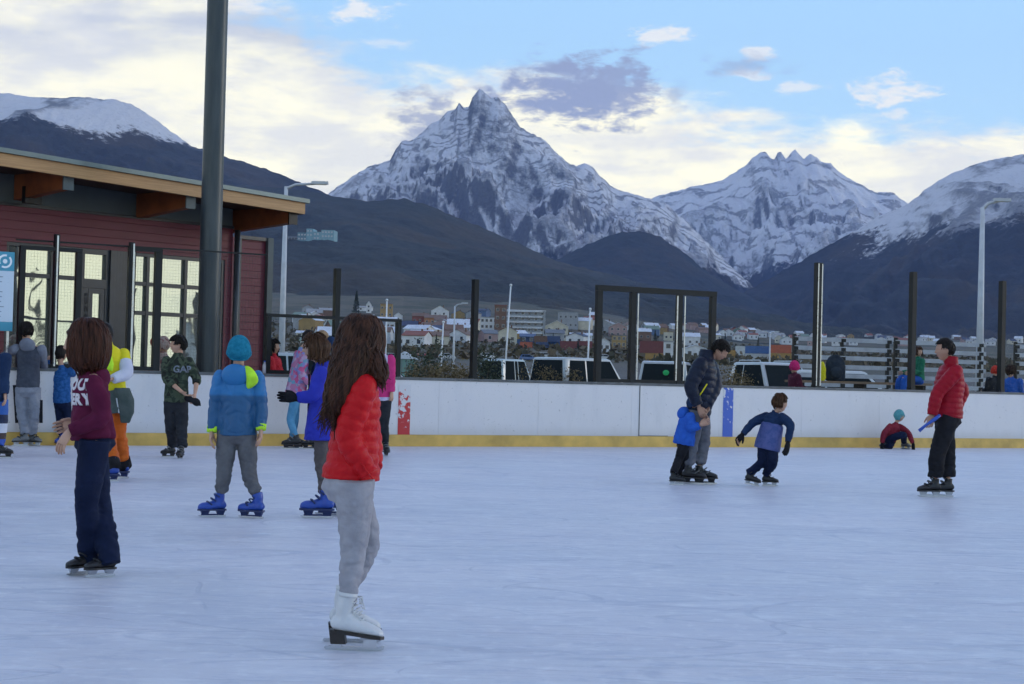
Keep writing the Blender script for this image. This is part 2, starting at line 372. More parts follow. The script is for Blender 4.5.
mountain('mountain_range', [(560, 240), (640, 203), (655, 197), (668, 193), (690, 187), (705, 184), (722, 180), (735, 172), (745, 166), (752, 158), (760, 153), (765, 152), (770, 158), (774, 160), (778, 152), (781, 152), (786, 160), (790, 154), (795, 149), (800, 155), (804, 159), (809, 154), (813, 155), (822, 162), (830, 163), (842, 174), (860, 184), (876, 193), (884, 192), (892, 192), (906, 202), (940, 230), (980, 260)],
    12500, 4200, M_ci, jag=14, rough=400, zb=60, seed=2, pw=1.2, step=1.6, freq=.0019)
mountain('mountain_slope_right', [(700, 318), (730, 300), (770, 278), (800, 262), (830, 244), (860, 228), (880, 216), (908, 204), (925, 189), (940, 180), (955, 172), (975, 164), (1000, 158), (1024, 154), (1060, 150), (1100, 150)],
    7600, 4200, M_rt, jag=13, rough=230, zb=50, seed=3, pw=1.1)
mountain('mountain_slope_left', [(-160, 110), (-80, 98), (-20, 93), (10, 93), (35, 97), (62, 98), (80, 97), (110, 99), (130, 104), (155, 118), (175, 134), (192, 146), (230, 158), (262, 168), (290, 178), (310, 187), (335, 197), (370, 225), (420, 262)],
    6200, 3400, M_lf, jag=11, rough=110, zb=60, seed=4, pw=1.05)
mountain('wooded_spur', [(480, 300), (540, 268), (580, 248), (610, 235), (640, 231), (660, 236), (680, 250), (705, 270), (735, 290), (790, 316), (850, 330)], 7000, 2300, M_fo, jag=12, rough=60, zb=50, seed=5, pw=1.0)
mountain('wooded_foothill', [(-120, 190), (60, 180), (200, 182), (300, 190), (335, 196), (365, 202), (385, 200), (402, 199), (425, 205), (450, 214), (480, 226), (520, 244), (555, 261), (580, 268), (620, 276), (660, 288), (700, 300), (740, 314), (780, 322), (860, 338), (1100, 352)], 4300, 3000, M_fo, jag=8, rough=38, zb=20, seed=6, pw=1.15, freq=.0022)
# ================= the rink
A0 = Vector((-5.55, 27.6, 0)); E = Vector((.864, .5035, 0)).normalized(); NC = Vector((E.y, -E.x, 0))   # NC points to the camera side
def bpt(px, off=0):                        # point behind the far boards at a picture column (off metres outside)
    a = A0-NC*off; q, s = plan(px, a, E); return q, s
def path_rr(off=0, n=10):                  # rounded rectangle followed by the boards
    s0, s1, w, r = -24.0, 34.0, 30.0, 7.0
    pts = []
    def c(s, d): return A0+E*s+NC*d
    for cs, cd, a0 in ((s1-r, r, -90), (s1-r, w-r, 0), (s0+r, w-r, 90), (s0+r, r, 180)):
        for k in range(n+1):
            a = R(a0+90*k/n); pts.append(c(cs+(r+off)*math.cos(a), cd+(r+off)*math.sin(a)))
    return pts
# ice
m_ice, t, b = nmat('ice', .3); g = t.n('NewGeometry'); pos = g.outputs['Position']
base = t.noise(pos, .35, 5, .6); fine = t.noise(pos, 9, 5, .65)
def streak(rot, sx, sy, sc, lo, hi, dist=.6):
    v = t.map(pos, (sx, sy, 1), (0, 0, R(rot))); return t.rng(t.noise(v, sc, 4, .6, dist), lo, hi)
st = streak(8, .7, 9, 1.4, .56, .70)
for a in ((-14, .5, 11, 1.2, .58, .70), (35, .5, 12, 1.1, .60, .72), (-50, .45, 13, 1.1, .61, .72), (80, .5, 12, 1.0, .61, .72), (2, .25, 16, 2.2, .58, .72)): st = t.m('MAXIMUM', st, streak(*a))
def scratch(rot, sx, sy, sc, wd, off, dist=.0):      # thin curved blade cuts: level lines of a slow noise
    n = t.noise(t.map(pos, (sx, sy, 1), (0, 0, R(rot)), (off, off*2, 0)), sc, 0, .5, dist); m_ = t.rng(t.m('ABSOLUTE', t.m('SUBTRACT', n, .5)), wd, wd*.3)
    return t.m('MULTIPLY', m_, t.rng(t.noise(pos, .9+off*.1, 2), .42, .60))
cut = scratch(10, .35, 1.6, .55, .006, 1)
for a_ in ((-25, .35, 1.8, .6, .006, 2), (40, .4, 1.5, .5, .006, 3), (75, .4, 1.7, .55, .006, 4), (-60, .35, 1.6, .6, .006, 5), (0, .3, 2.2, .8, .007, 6), (22, .5, .9, .45, .004, 7), (-8, .6, 1.0, .9, .005, 8)): cut = t.m('MAXIMUM', cut, scratch(*a_))
big = t.rng(t.noise(t.map(pos, (.35, 1, 1)), .8, 5, .6), .42, .62)
snow_ = t.rng(t.noise(t.map(pos, (.8, 1.3, 1), (0, 0, R(20))), 2.2, 7, .72), .50, .68)
col = t.mix(t.rng(base, .3, .7), (.62, .63, .70), (.70, .705, .76))
col = t.mix(t.m('MULTIPLY', big, .4), col, (.53, .56, .66))
mott = t.noise(t.map(pos, (.7, 1.2, 1)), 5, 6, .75); col = t.mix(t.m('MULTIPLY', t.rng(mott, .50, .36), .45), col, (.46, .50, .62))
col = t.mix(t.m('MULTIPLY', st, .3), col, (.80, .81, .86)); col = t.mix(t.m('MULTIPLY', snow_, .55), col, (.82, .83, .87))
col = t.mix(t.m('MULTIPLY', cut, .38), col, (.40, .44, .55)); col = t.mix(t.m('MULTIPLY', t.rng(fine, .5, .72), .5), col, (.84, .85, .89))
t.L.new(col, b.inputs['Base Color'])
rr = t.m('ADD', .34, t.m('MULTIPLY', st, .35)); rr = t.m('ADD', rr, t.m('MULTIPLY', t.rng(base, .4, .65), .15)); t.L.new(rr, b.inputs['Roughness'])
b.inputs['IOR'].default_value = 1.31
bp = t.n('Bump'); bp.inputs['Distance'].default_value = .006; bp.inputs['Strength'].default_value = .8
t.L.new(t.m('ADD', t.m('MULTIPLY', st, .8), t.m('ADD', fine, t.m('MULTIPLY', cut, -.8))), bp.inputs['Height']); t.L.new(bp.outputs[0], b.inputs['Normal'])
pp = path_rr(0, 14)
tag(link('ice', MB().add([(p.x, p.y, 0) for p in pp], [tuple(range(len(pp)))]).mesh(), m_ice), kind='structure')
m_conc = mat('apron_concrete', (.17, .17, .17), .9, .004, 20, .25, 1.5)
po = path_rr(5, 14)
tag(link('pavement', MB().add([(p.x, p.y, -.015) for p in po], [tuple(range(len(po)))]).mesh(), m_conc), kind='structure')
# boards
m_board, t, b = nmat('white_board', .45); g = t.n('NewGeometry'); pos = g.outputs['Position']
sp = t.n('SeparateXYZ'); t.L.new(pos, sp.inputs[0])
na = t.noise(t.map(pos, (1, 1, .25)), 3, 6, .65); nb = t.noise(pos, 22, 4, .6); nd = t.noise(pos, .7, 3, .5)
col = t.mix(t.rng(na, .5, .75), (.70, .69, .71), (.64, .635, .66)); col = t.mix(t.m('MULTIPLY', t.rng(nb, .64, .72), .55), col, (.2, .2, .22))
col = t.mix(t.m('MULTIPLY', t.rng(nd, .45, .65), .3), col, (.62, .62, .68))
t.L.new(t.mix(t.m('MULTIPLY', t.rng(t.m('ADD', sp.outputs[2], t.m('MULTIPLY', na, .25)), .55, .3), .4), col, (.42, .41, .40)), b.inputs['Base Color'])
m_kick = mat('yellow_kick_strip', (.62, .40, .10), .5, .002, 30, .22, 3)
m_rail = mat('board_cap_rail', (.10, .11, .12), .4, .001, 30, .3, 5)
m_dark = mat('dark_steel', (.009, .011, .013), .42, .001, 40, .3, 4, spec=.3)
m_silver = mat('brushed_aluminium', (.55, .57, .58), .3, .0006, 90, .15, 8, metal=.9)
m_glass = bpy.data.materials.new('clear_panel'); m_glass.use_nodes = True; t = NT(m_glass.node_tree); t.N.remove(t.N['Principled BSDF'])
tr = t.n('BsdfTransparent'); tr.inputs[0].default_value = (.97, .98, .985, 1); gl = t.n('BsdfGlossy'); gl.inputs['Roughness'].default_value = .04
fr = t.n('LayerWeight'); fr.inputs[0].default_value = .5; ms = t.n('MixShader'); t.L.new(t.m('MULTIPLY', t.m('POWER', fr.outputs[1], 4), .25), ms.inputs[0]); t.L.new(tr.outputs[0], ms.inputs[1]); t.L.new(gl.outputs[0], ms.inputs[2]); t.L.new(ms.outputs[0], t.N['Material Output'].inputs[0])
tb = thing('rink_barrier', 'long white rink boards with yellow kick strip and dark cap rail around the ice', 'rink boards')
def ring(name, o0, o1, z0, z1, m, skip_far=False):
    a = path_rr(o0, 12); c = path_rr(o1, 12); n = len(a); mb = MB(); V = []
    for i in range(n): V += [(a[i].x, a[i].y, z0), (c[i].x, c[i].y, z0), (c[i].x, c[i].y, z1), (a[i].x, a[i].y, z1)]
    Fs = []
    for i in range(n):
        j = (i+1) % n
        if skip_far and i == n-1: continue
        for k in range(4): Fs.append((i*4+k, j*4+k, j*4+(k+1) % 4, i*4+(k+1) % 4))
    return mb.add(V, Fs).build(name, m, tb)
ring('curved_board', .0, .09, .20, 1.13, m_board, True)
ring('kick_strip', -.012, .09, 0, .198, m_kick); ring('cap_rail', -.015, .12, 1.132, 1.178, m_rail)
s = -17.0; k = 0
while s < 27:                                # the far side, panel by panel
    w = min(2.0, 27-s); q0 = A0+E*(s+.0012); q1 = A0+E*(s+w-.0012)
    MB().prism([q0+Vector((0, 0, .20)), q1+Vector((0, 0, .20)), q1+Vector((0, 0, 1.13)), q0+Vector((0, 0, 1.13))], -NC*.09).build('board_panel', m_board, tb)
    s += w; k += 1
def worn(name, colr, thr):
    m, t, b = nmat(name, .5); g = t.n('NewGeometry'); pos = g.outputs['Position']; sp = t.n('SeparateXYZ'); t.L.new(pos, sp.inputs[0])
    n = t.noise(pos, 14, 4, .6); f = t.rng(t.m('ADD', n, t.m('MULTIPLY', t.m('SUBTRACT', sp.outputs[2], .7), thr[1])), thr[0]-.03, thr[0]+.03)
    t.L.new(t.mix(f, colr, (.64, .64, .67)), b.inputs['Base Color']); return m
def stripe(name, p0, p1, m, z0=.2, z1=1.13):
    a, _ = bpt(p0); c, _ = bpt(p1); a += NC*.003; c += NC*.003
    MB().prism([a+Vector((0, 0, z0)), c+Vector((0, 0, z0)), c+Vector((0, 0, z1)), a+Vector((0, 0, z1))], NC*.003).build(name, m, tb)
stripe('red_line_mark', 399, 411, worn('worn_red_paint', (.50, .03, .035), (.50, .40)), .2, 1.05)
stripe('blue_line_mark', 723.5, 733.5, worn('worn_blue_paint', (.05, .12, .50), (.62, .12)))
for px_, z0_, z1_ in ((640, .2, 1.13),):
    stripe('gate_seam', px_-.45, px_+.45, m_rail, z0_, z1_)
stripe('gate_seam', 640.5, 669, m_rail, .2, .212)
# posts and panes above the boards
def post(px, h, w=.085, label='', strip=None, d=.12):
    q, s = bpt(px, .05); o = thing('glass_post', label, 'post', (q.x, q.y, 1.18), math.atan2(E.y, E.x), 'dark posts standing on the rink boards')
    mb = MB().box(-w/2, w/2, -d/2, d/2, 0, h); mb.box(-w/2-.03, w/2+.03, -d/2+.02, d/2-.02, 0, .05); mb.build('post_profile', m_dark, o)
    for st_ in (strip or []): MB().box(st_-.012, st_+.012, -d/2-.006, -d/2+.03, .03, h-.02).build('edge_strip', m_silver, o)
    return o
W1, W2 = 1.75, 2.42
post(334.5, 1.78, label='dark post on the boards behind the blue coated child, leftmost of the plain posts')
post(473, 1.73, label='dark post on the boards beside the silver hatchback')
post(816, 2.45, .13, 'thick dark post with a pale metal edge between the pink hat spectator and the backpack', (-.045, .05))
post(911, 2.40, .11, 'dark post on the boards right by the child in green')
post(1000.5, 2.34, .11, 'rightmost dark post on the boards beside the lady in blue')
post(53, 2.05, .07, 'thin silver faced post on the boards left of the maroon sweatshirt girl', (0,))
post(128, 2.0, .06, 'thin post with a pale edge left of the dark glazed gate frame', (.02,))
def pane(p0, p1, h, label):
    a, _ = bpt(p0, .05); c, _ = bpt(p1, .05); o = MB().prism([a+Vector((0, 0, 1.182)), c+Vector((0, 0, 1.182)), c+Vector((0, 0, 1.18+h)), a+Vector((0, 0, 1.18+h))], -NC*.012)
    for v_ in (0,): pass
    ob = o.build('clear_panel', m_glass); tag(ob, label, 'glass panel', 'clear panels above the rink boards'); return ob
pane(341, 395, .93, 'clear low panel behind the red puffer girl'); pane(402, 468, 1.7, 'clear panel left of the silver hatchback'); pane(478, 592, 1.7, 'clear panel in front of the silver hatchback')
pane(716, 809, 1.7, 'clear panel between the dark gate frame and the thick post'); pane(822, 907, 2.3, 'tall clear panel in front of the backpack')
pane(915, 997, 2.3, 'tall clear panel behind the man in the red puffer jacket'); pane(1005, 1060, 2.3, 'rightmost clear panel at the picture edge')
# gate frame
def gate(pxs, h, w, label, top=.10, strips=(), name='gate_frame'):
    q0, s0 = bpt(pxs[0], .05); o = thing(name, label, 'gate frame', (q0.x, q0.y, 1.18), math.atan2(E.y, E.x))
    ss = [bpt(p, .05)[1]-s0 for p in pxs]
    MB().box(-w/2, ss[-1]+w/2, -.055, .055, h-top, h).build('top_beam', m_dark, o)
    MB().box(ss[0]+w/2+.002, ss[-1]-w/2-.002, -.04, .04, 0, .06).build('bottom_beam', m_dark, o)
    for i, s_ in enumerate(ss): MB().box(s_-w/2, s_+w/2, -.05, .05, 0, h-top-.002).build('upright', m_dark, o)
    for px_, dx_ in strips: 
        s_ = bpt(px_, .05)[1]-s0+dx_; MB().box(s_-.012, s_+.012, -.065, -.051, .06, h-top-.02).build('edge_strip', m_silver, o)
    for a_, c_ in zip(ss[:-1], ss[1:]): MB().box(a_+w/2+.03, c_-w/2-.03, -.006, .006, .062, h-top-.01).build('pane', m_glass, o)
    return o
gate((597, 631, 677.5, 711), 1.76, .105, 'wide dark gate frame of four uprights left of the navy puffer man', strips=((631, .08), (677.5, -.08), (677.5, .09)))
gate((267, 397), .98, .075, 'low dark frame on the boards beside the spectator in red', top=.05)
gate((128.5, 155), 1.93, .11, 'dark glazed frame on the boards before the building windows', top=.06, strips=((128.5, .02),), name='glazed_frame')
gate((19, 75.5), 1.85, .085, 'dark glazed frame on the boards behind the boy in grey', top=.06, name='glazed_frame')
# netting
a, sa = bpt(12, .16); c, sc_ = bpt(263, .16); L_ = sc_-sa
tn = thing('safety_net', 'fine square safety net hung behind the boards before the building', 'net', (a.x, a.y, 1.18), math.atan2(E.y, E.x))
mb = MB(); x_ = 0
while x_ < L_: mb.box(x_-.0009, x_+.0009, -.0009, .0009, 0, 1.92); x_ += .048
z_ = .02
while z_ < 1.93: mb.box(0, L_, -.0007, .0012, z_-.0009, z_+.0009); z_ += .048
m_net = mat('net_cord', (.06, .065, .07), .8); mb.build('mesh', m_net, tn)
MB().box(0, L_, -.012, .012, 1.93, 1.955).build('top_wire', m_dark, tn)
# sign at the left
q, s_ = bpt(11, .0); sg = thing('notice_board', 'pale notice board with turquoise header and round white emblem at the left edge', 'notice board', (q.x, q.y, 0), math.atan2(E.y, E.x))
m_sb = mat('sign_turquoise', (.05, .30, .44), .4); m_sw = mat('sign_white', (.55, .66, .78), .4); m_wh = mat('sign_emblem_white', (.8, .85, .9), .4); m_lt = mat('sign_faint_print', (.25, .32, .42), .5)
zt = zat(5, 252, q); zm = zat(5, 271, q); zl = zat(5, 322, q); zb_ = zat(5, 331, q)
MB().box(-.9, 0, -.01, .015, zm, zt).build('header', m_sb, sg); MB().box(-.9, 0, -.01, .015, zl+.002, zm-.002).build('sheet', m_sw, sg); MB().box(-.9, 0, -.01, .015, zb_, zl).build('footer', m_sb, sg)
MB().box(-.86, -.82, .016, .05, 1.178, zt).box(-.08, -.04, .016, .05, 1.178, zt).build('support', m_silver, sg)
em = MB()
for k in range(24):
    a0, a1 = 2*PI*k/24, 2*PI*(k+1)/24; r0, r1 = .075, .105; c0 = Vector((-.14, -.013, (zm+zt)/2))
    if k in (3, 4, 14, 15): continue
    em.prism([c0+Vector((r*math.cos(a_), 0, r*math.sin(a_))) for r, a_ in ((r0, a0), (r1, a0), (r1, a1), (r0, a1))], (0, .002, 0))
em.ball((-.14, -.0125, (zm+zt)/2), Vector((.035, 0, 0)), Vector((0, .003, 0)), Vector((0, 0, .035))); em.build('emblem', m_wh, sg)
pr = MB()
for k in range(9): pr.box(-.8, -.12-.1*random.random(), -.0125, -.0105, zm-.1-k*.075, zm-.085-k*.075)
pr.build('faint_print', m_lt, sg)
# ================= the tall pole, lamps, flag poles
m_pole, t, b = nmat('painted_pole_steel', .42); g = t.n('TexCoord'); n_ = t.noise(t.map(g.outputs['Object'], (1, 1, .15)), 6, 6, .6)
t.L.new(t.mix(t.rng(n_, .35, .7), (.036, .048, .056), (.060, .074, .080)), b.inputs['Base Color']); b.inputs['Metallic'].default_value = .35
q, s_ = bpt(207, .62); tp = thing('light_mast', 'tall thick dark grey mast rising out of the picture before the building', 'mast', (q.x, q.y, 0))
MB().tube([(0, 0, z) for z in (0, .04, 3, 6, 9, 12, 14)], [.178, .178, .176, .172, .168, .160, .155], 40).build('mast_tube', m_pole, tp, True)
MB().tube([(0, 0, -.02), (0, 0, .03)], .3, 24).build('base_plate', m_dark, tp)
for k in range(8): MB().tube([(.25*math.cos(k*PI/4), .25*math.sin(k*PI/4), .03), (.25*math.cos(k*PI/4), .25*math.sin(k*PI/4), .075)], .018, 6).build('bolt', m_silver, tp)
MB().box(-.06, .06, -.19, -.16, .5, .85).build('hatch', m_dark, tp)
m_lamp = mat('lamp_post_grey', (.52, .55, .60), .45, .001, 20, .1, 3); m_lens = mat('lamp_lens', (.6, .62, .62), .2)
def lamp(px, pyt, pyb, Y, label, arm, w=.09, double=False):
    q = P(px, hz(px), Y); top = zat(px, pyt, q); o = thing('street_lamp', label, 'street lamp', (q.x, q.y, gz(q.x, q.y)), 0)
    h = top-gz(q.x, q.y)
    MB().tube([(0, 0, -.05), (0, 0, h*.5), (0, 0, h)], [w*1.3, w, w*.65], 12).build('post', m_lamp, o, True)
    for sg_ in ((1, -1) if double else (1,)):
        ax, az_ = arm[0]*sg_, arm[1]
        MB().tube([(0, 0, h-.1), (ax*.3, 0, h+az_*.6), (ax, 0, h+az_)], [w*.55, w*.5, w*.4], 8).build('arm', m_lamp, o, True)
        hd = MB().box(ax-.28, ax+.42, -.13, .13, h+az_-.02, h+az_+.10).build('lamp_head', m_lamp, o); 
        MB().box(ax-.18, ax+.34, -.10, .10, h+az_-.045, h+az_-.021).build('lens', m_lens, hd)
    return o
lamp(281, 186, 375, 74, 'pale street lamp with one long arm, right of the building roof', (1.35, .15), .12)
lamp(979, 207, 345, 74, 'tall pale street lamp behind the man in the red puffer jacket', (.75, .3), .14)
lamp(453, 306, 352, 190, 'small street lamp with short arm between the red roof and the white roof houses', (1.0, .3), .12)
lamp(769, 333, 361, 260, 'small double armed street lamp between the blue and the red container', (.9, .2), .13, True)
m_wp = mat('flag_pole_white', (.72, .74, .78), .4)
for px0, y0, px1, Y, l in ((508.5, 285, 506, 95, 'white pole leaning slightly before the grey apartment block'), (588.5, 309, 587.5, 110, 'thin white pole left of the dark gate frame'), (442, 322, 441, 140, 'thin pale pole below the white gabled house'), (385, 300, 385, 160, 'thin pale mast above the ochre building')):
    q = P(px0, hz(px0), Y); h = zat(px0, y0, q); o = thing('flag_pole', l, 'pole', (q.x, q.y, 0), 0, 'thin poles beyond the rink')
    MB().tube([((px1-px0)/F*Y*2, 0, 0), (0, 0, h)], [Y*.0006, Y*.0004], 8).build('pole_tube', m_wp, o, True); MB().ball((0, 0, h), Y*.0008).build('finial', m_wp, o)
# ================= the rink building
FB = plan(0, (-8.48, 29), (.66, .75)); T = Vector((.66, .75, 0)).normalized(); NB = Vector((T.y, -T.x, 0)); O0 = FB[0]
bo = thing('rink_building', 'maroon clad rink building with big windows under a wide timber edged roof', 'building', (O0.x, O0.y, 0), math.atan2(T.y, T.x))
# local frame: x along the front, -y towards the rink, y into the building
def fx(px, off=0): return (plan(px, O0+NB*off, T)[1])
def fz(px, py, off=0): return zat(px, py, plan(px, O0+NB*off, T)[0])
m_mar, t, b = nmat('maroon_cladding', .55); g = t.n('TexCoord'); sp = t.n('SeparateXYZ'); t.L.new(g.outputs['Object'], sp.inputs[0])
fr_ = t.m('FRACT', t.m('DIVIDE', sp.outputs[2], .145)); gr = t.rng(t.m('ABSOLUTE', t.m('SUBTRACT', fr_, .5)), .46, .49)
nz = t.noise(t.map(g.outputs['Object'], (.6, 1, 6)), 2.5, 5, .6)
t.L.new(t.mix(t.m('MULTIPLY', gr, .2), t.mix(t.rng(nz, .3, .7), (.105, .008, .022), (.135, .012, .030)), (.03, .008, .012)), b.inputs['Base Color'])
bp = t.n('Bump'); bp.inputs['Distance'].default_value = .005; t.L.new(t.m('MULTIPLY', gr, -1), bp.inputs['Height']); t.L.new(bp.outputs[0], b.inputs['Normal'])
m_gb = mat('grey_fascia_board', (.10, .12, .12), .7, .001, 20, .12, 2)
m_wood, t, b = nmat('glulam_timber', .5); g = t.n('TexCoord'); w_ = t.noise(t.map(g.outputs['Object'], (.5, 6, 14)), 3, 6, .65); w2 = t.noise(g.outputs['Object'], 1.2, 3)
t.L.new(t.mix(t.rng(w_, .35, .65), (.36, .19, .075), (.46, .26, .105)), b.inputs['Base Color'])
m_beam = mat('reddish_timber_beam', (.28, .085, .03), .5, .001, 30, .25, 4)
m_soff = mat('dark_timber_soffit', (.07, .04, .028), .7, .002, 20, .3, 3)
m_roof = mat('roof_sheet_metal', (.12, .16, .17), .4, .001, 20, .2, 2, metal=.5)
m_frame = mat('window_frame_dark', (.028, .032, .038), .4, .0005, 50, .2, 5)
m_win = bpy.data.materials.new('reflective_window'); m_win.use_nodes = True; b = m_win.node_tree.nodes['Principled BSDF']
b.inputs['Base Color'].default_value = (.62, .66, .62, 1); b.inputs['Metallic'].default_value = .85; b.inputs['Roughness'].default_value = .02
tw = NT(m_win.node_tree); gg = tw.n('NewGeometry'); bq = tw.n('Bump'); bq.inputs['Distance'].default_value = .02; bq.inputs['Strength'].default_value = .35; tw.L.new(tw.noise(gg.outputs['Position'], 1.1, 2, .5), bq.inputs['Height']); tw.L.new(bq.outputs[0], b.inputs['Normal'])
XL = -9.0; XR = fx(229)
zmt = fz(0, 205); zmt2 = fz(229, 228.6); zw = (fz(0, 241)+fz(200, 258))/2; zm_ = (zmt+zmt2)/2
zs = .75                                            # sill
x0 = fx(3); xd0 = fx(79); xd1 = fx(107); xp1 = fx(127); x3 = fx(222)
D_ = 9.0
wb = MB()                                            # wall with window openings, as butted slabs
wb.box(XL, XR, 0, .22, zw+.002, zm_); wb.box(XL, x0, 0, .22, 0, zw); wb.box(x0, xd0, 0, .22, 0, zs); wb.box(xp1, x3, 0, .22, 0, zs)
wb.box(x3, XR, 0, .22, 0, zw); wb.box(XR-.22, XR, .222, D_, 0, zm_); wb.box(XL, XR, D_+.002, D_+.2, 0, zm_)
wb.build('clad_wall', m_mar, bo)
MB().box(xd1, xp1, -.02, .22, 0, zw-.002).build('dark_pilaster', m_frame, bo)
MB().box(XL, XR+.01, -.02, .24, zm_+.002, zm_+.05).build('drip_strip', m_frame, bo)
up_wall = True
MB().tube([(XR+.06, -.06, 0), (XR+.06, -.06, zm_-.02)], .055, 12).build('downpipe', m_frame, bo, True)
def window(xa, xb, za, zb, muls, trans, name='window'):
    f = MB(); w = .06; y0, y1 = .02, .14
    f.box(xa, xb, y0, y1, zb-w, zb-.002).box(xa, xb, y0, y1, za+.002, za+w).box(xa, xa+w, y0, y1, za+w, zb-w).box(xb-w, xb, y0, y1, za+w, zb-w)
    for m_ in muls: f.box(m_-w/2, m_+w/2, y0-.005, y1-.01, za+w, zb-w)
    for z_ in trans: f.box(xa+w, xb-w, y0+.004, y1-.03, z_-.035, z_+.035)
    o = f.build(name, m_frame, bo)
    MB().box(xa+w*.5, xb-w*.5, .075, .09, za+w*.5, zb-w*.5).build('window_glass', m_win, o); return o
zt_ = fz(30, 275)
window(x0, xd0, zs, zw, [fx(50)], [zt_])
window(xp1, x3, zs, zw, [fx(146), fx(184)], [fz(160, 285), fz(160, 314)])
dr = MB().box(xd0, xd0+.07, .02, .16, 0, zw-.002).box(xd1-.07, xd1, .02, .16, 0, zw-.002).box(xd0+.07, xd1-.07, .02, .16, zw-.09, zw-.002).box(xd0+.07, xd1-.07, .02, .16, fz(92, 288), fz(92, 279)).build('door_frame', m_frame, bo)
MB().box(xd0+.06, xd1-.06, .08, .095, fz(92, 279)-.02, zw-.08).build('transom_glass', m_win, dr)
zd = fz(92, 288)-.003; mid = fx(87)
dd = MB(); 
for xa, xb in ((xd0+.073, mid-.003), (mid+.003, xd1-.073)):
    w = .09; dd.box(xa, xb, .03, .09, zd-w, zd).box(xa, xa+w, .03, .09, .02, zd-w-.001).box(xb-w, xb, .03, .09, .02, zd-w-.001).box(xa+w, xb-w, .03, .09, zd-.95, zd-.83).box(xa+w, xb-w, .03, .09, .02, .3)
do = dd.build('door', m_frame, bo); g_ = MB()
for xa, xb in ((xd0+.073, mid-.003), (mid+.003, xd1-.073)): g_.box(xa+.08, xb-.08, .055, .065, .25, zd-.06)
g_.build('door_glass', m_win, do); MB().bar((mid+.05, -.01, .95), (mid+.05, -.01, 1.35), .02).build('handle', m_silver, do)
# roof: front edge 1.55 m before the wall, falling to the right
OV = 1.55; ra = fx(0, OV); rb = fx(303, OV); z_a = fz(0, 148, OV); z_b = fz(303, 199, OV)
def rz_(x): return z_a+(z_b-z_a)*(x-ra)/(rb-ra)
def slab(name, xa, xb, ya, yb, dt, db, m, rise=.0):
    V = []
    for x_ in (xa, xb):
        for y_, d_ in ((ya, dt), (yb, dt), (yb, db), (ya, db)): V.append((x_, y_, rz_(x_)+d_+(y_-(-OV))*rise))
    return MB().add(V, [(0, 1, 2, 3), (4, 7, 6, 5), (0, 4, 5, 1), (1, 5, 6, 2), (2, 6, 7, 3), (3, 7, 4, 0)]).build(name, m, bo)
h_w = (fz(0, 153, OV)-fz(0, 166, OV))
slab('roof', XL-1, rb, -OV-.06, D_+1, 0, -.075, m_roof)
slab('roof_edge_board', XL-1, rb-.06, -OV, -OV+.09, -.077, -.077-h_w, m_wood)
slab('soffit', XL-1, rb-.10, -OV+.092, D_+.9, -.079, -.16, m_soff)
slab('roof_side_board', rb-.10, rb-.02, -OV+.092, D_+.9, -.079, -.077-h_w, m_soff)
for (xa_, xb_, ya_, yb_) in ((XL, XR, .02, .22), (XR-.2, XR, .222, D_)):
    V = [(x_, y_, z_) for x_ in (xa_, xb_) for y_, z_ in ((ya_, zm_+.052), (yb_, zm_+.052), (yb_, rz_(x_)-.165), (ya_, rz_(x_)-.165))]
    MB().add(V, [(0, 1, 2, 3), (4, 7, 6, 5), (0, 4, 5, 1), (1, 5, 6, 2), (2, 6, 7, 3), (3, 7, 4, 0)]).build('upper_wall', m_gb, bo)
for i, px in enumerate((62, 185, 290)):
    xb_ = fx(px, OV-.15); 
    if i == 2: xb_ = fx(288, OV-.15)
    xb_ = min(xb_, rb-.2)
    mb = MB(); zt2 = rz_(xb_)-.162; V = [(xb_-s_*.09, y_, z_) for s_ in (-1, 1) for y_, z_ in ((-OV+.15, zt2), (.0 if i < 2 else .6, zt2), (.0 if i < 2 else .6, zt2-.42), (-OV+.15, zt2-.30))]
    bb = mb.add(V, [(0, 1, 2, 3), (4, 7, 6, 5), (0, 4, 5, 1), (1, 5, 6, 2), (2, 6, 7, 3), (3, 7, 4, 0)]).build('roof_beam', m_beam, bo)
    MB().box(xb_-.1, xb_+.1, -OV+.12, -OV+.148, zt2-.32, zt2-.01).build('end_plate', m_gb if i < 2 else m_dark, bb)
q = fx(27, .3); zz_ = fz(27, 195, .3); fl = MB().box(q-.16, q+.16, -.34, -.24, zz_-.14, zz_+.14).build('floodlight', m_dark, bo); MB().bar((q, -.24, zz_), (q, .02, zz_+.1), .05).build('bracket', m_dark, fl)
# recessed maroon wing right of the corner
OF = -1.2; xa = fx(235, OF); xb = fx(262, OF); zt3 = fz(250, 238.5, OF); xc = fx(267.5, OF)
MB().box(xa-.5, xb, 1.2, 1.4, 0, zt3).box(xa-.5, xb, 1.401, 6, zt3-.1, zt3).build('side_wing_wall', m_mar, bo)
MB().box(xa-.02, xa+.04, 1.15, 1.198, 0, zt3+.04).box(xa+.041, xb, 1.15, 1.198, zt3-.03, zt3+.04).build('side_wing_trim', m_frame, bo); MB().box(xb+.002, xc, 1.12, 1.45, 0, zt3+.04).build('corner_post', m_gb, bo)
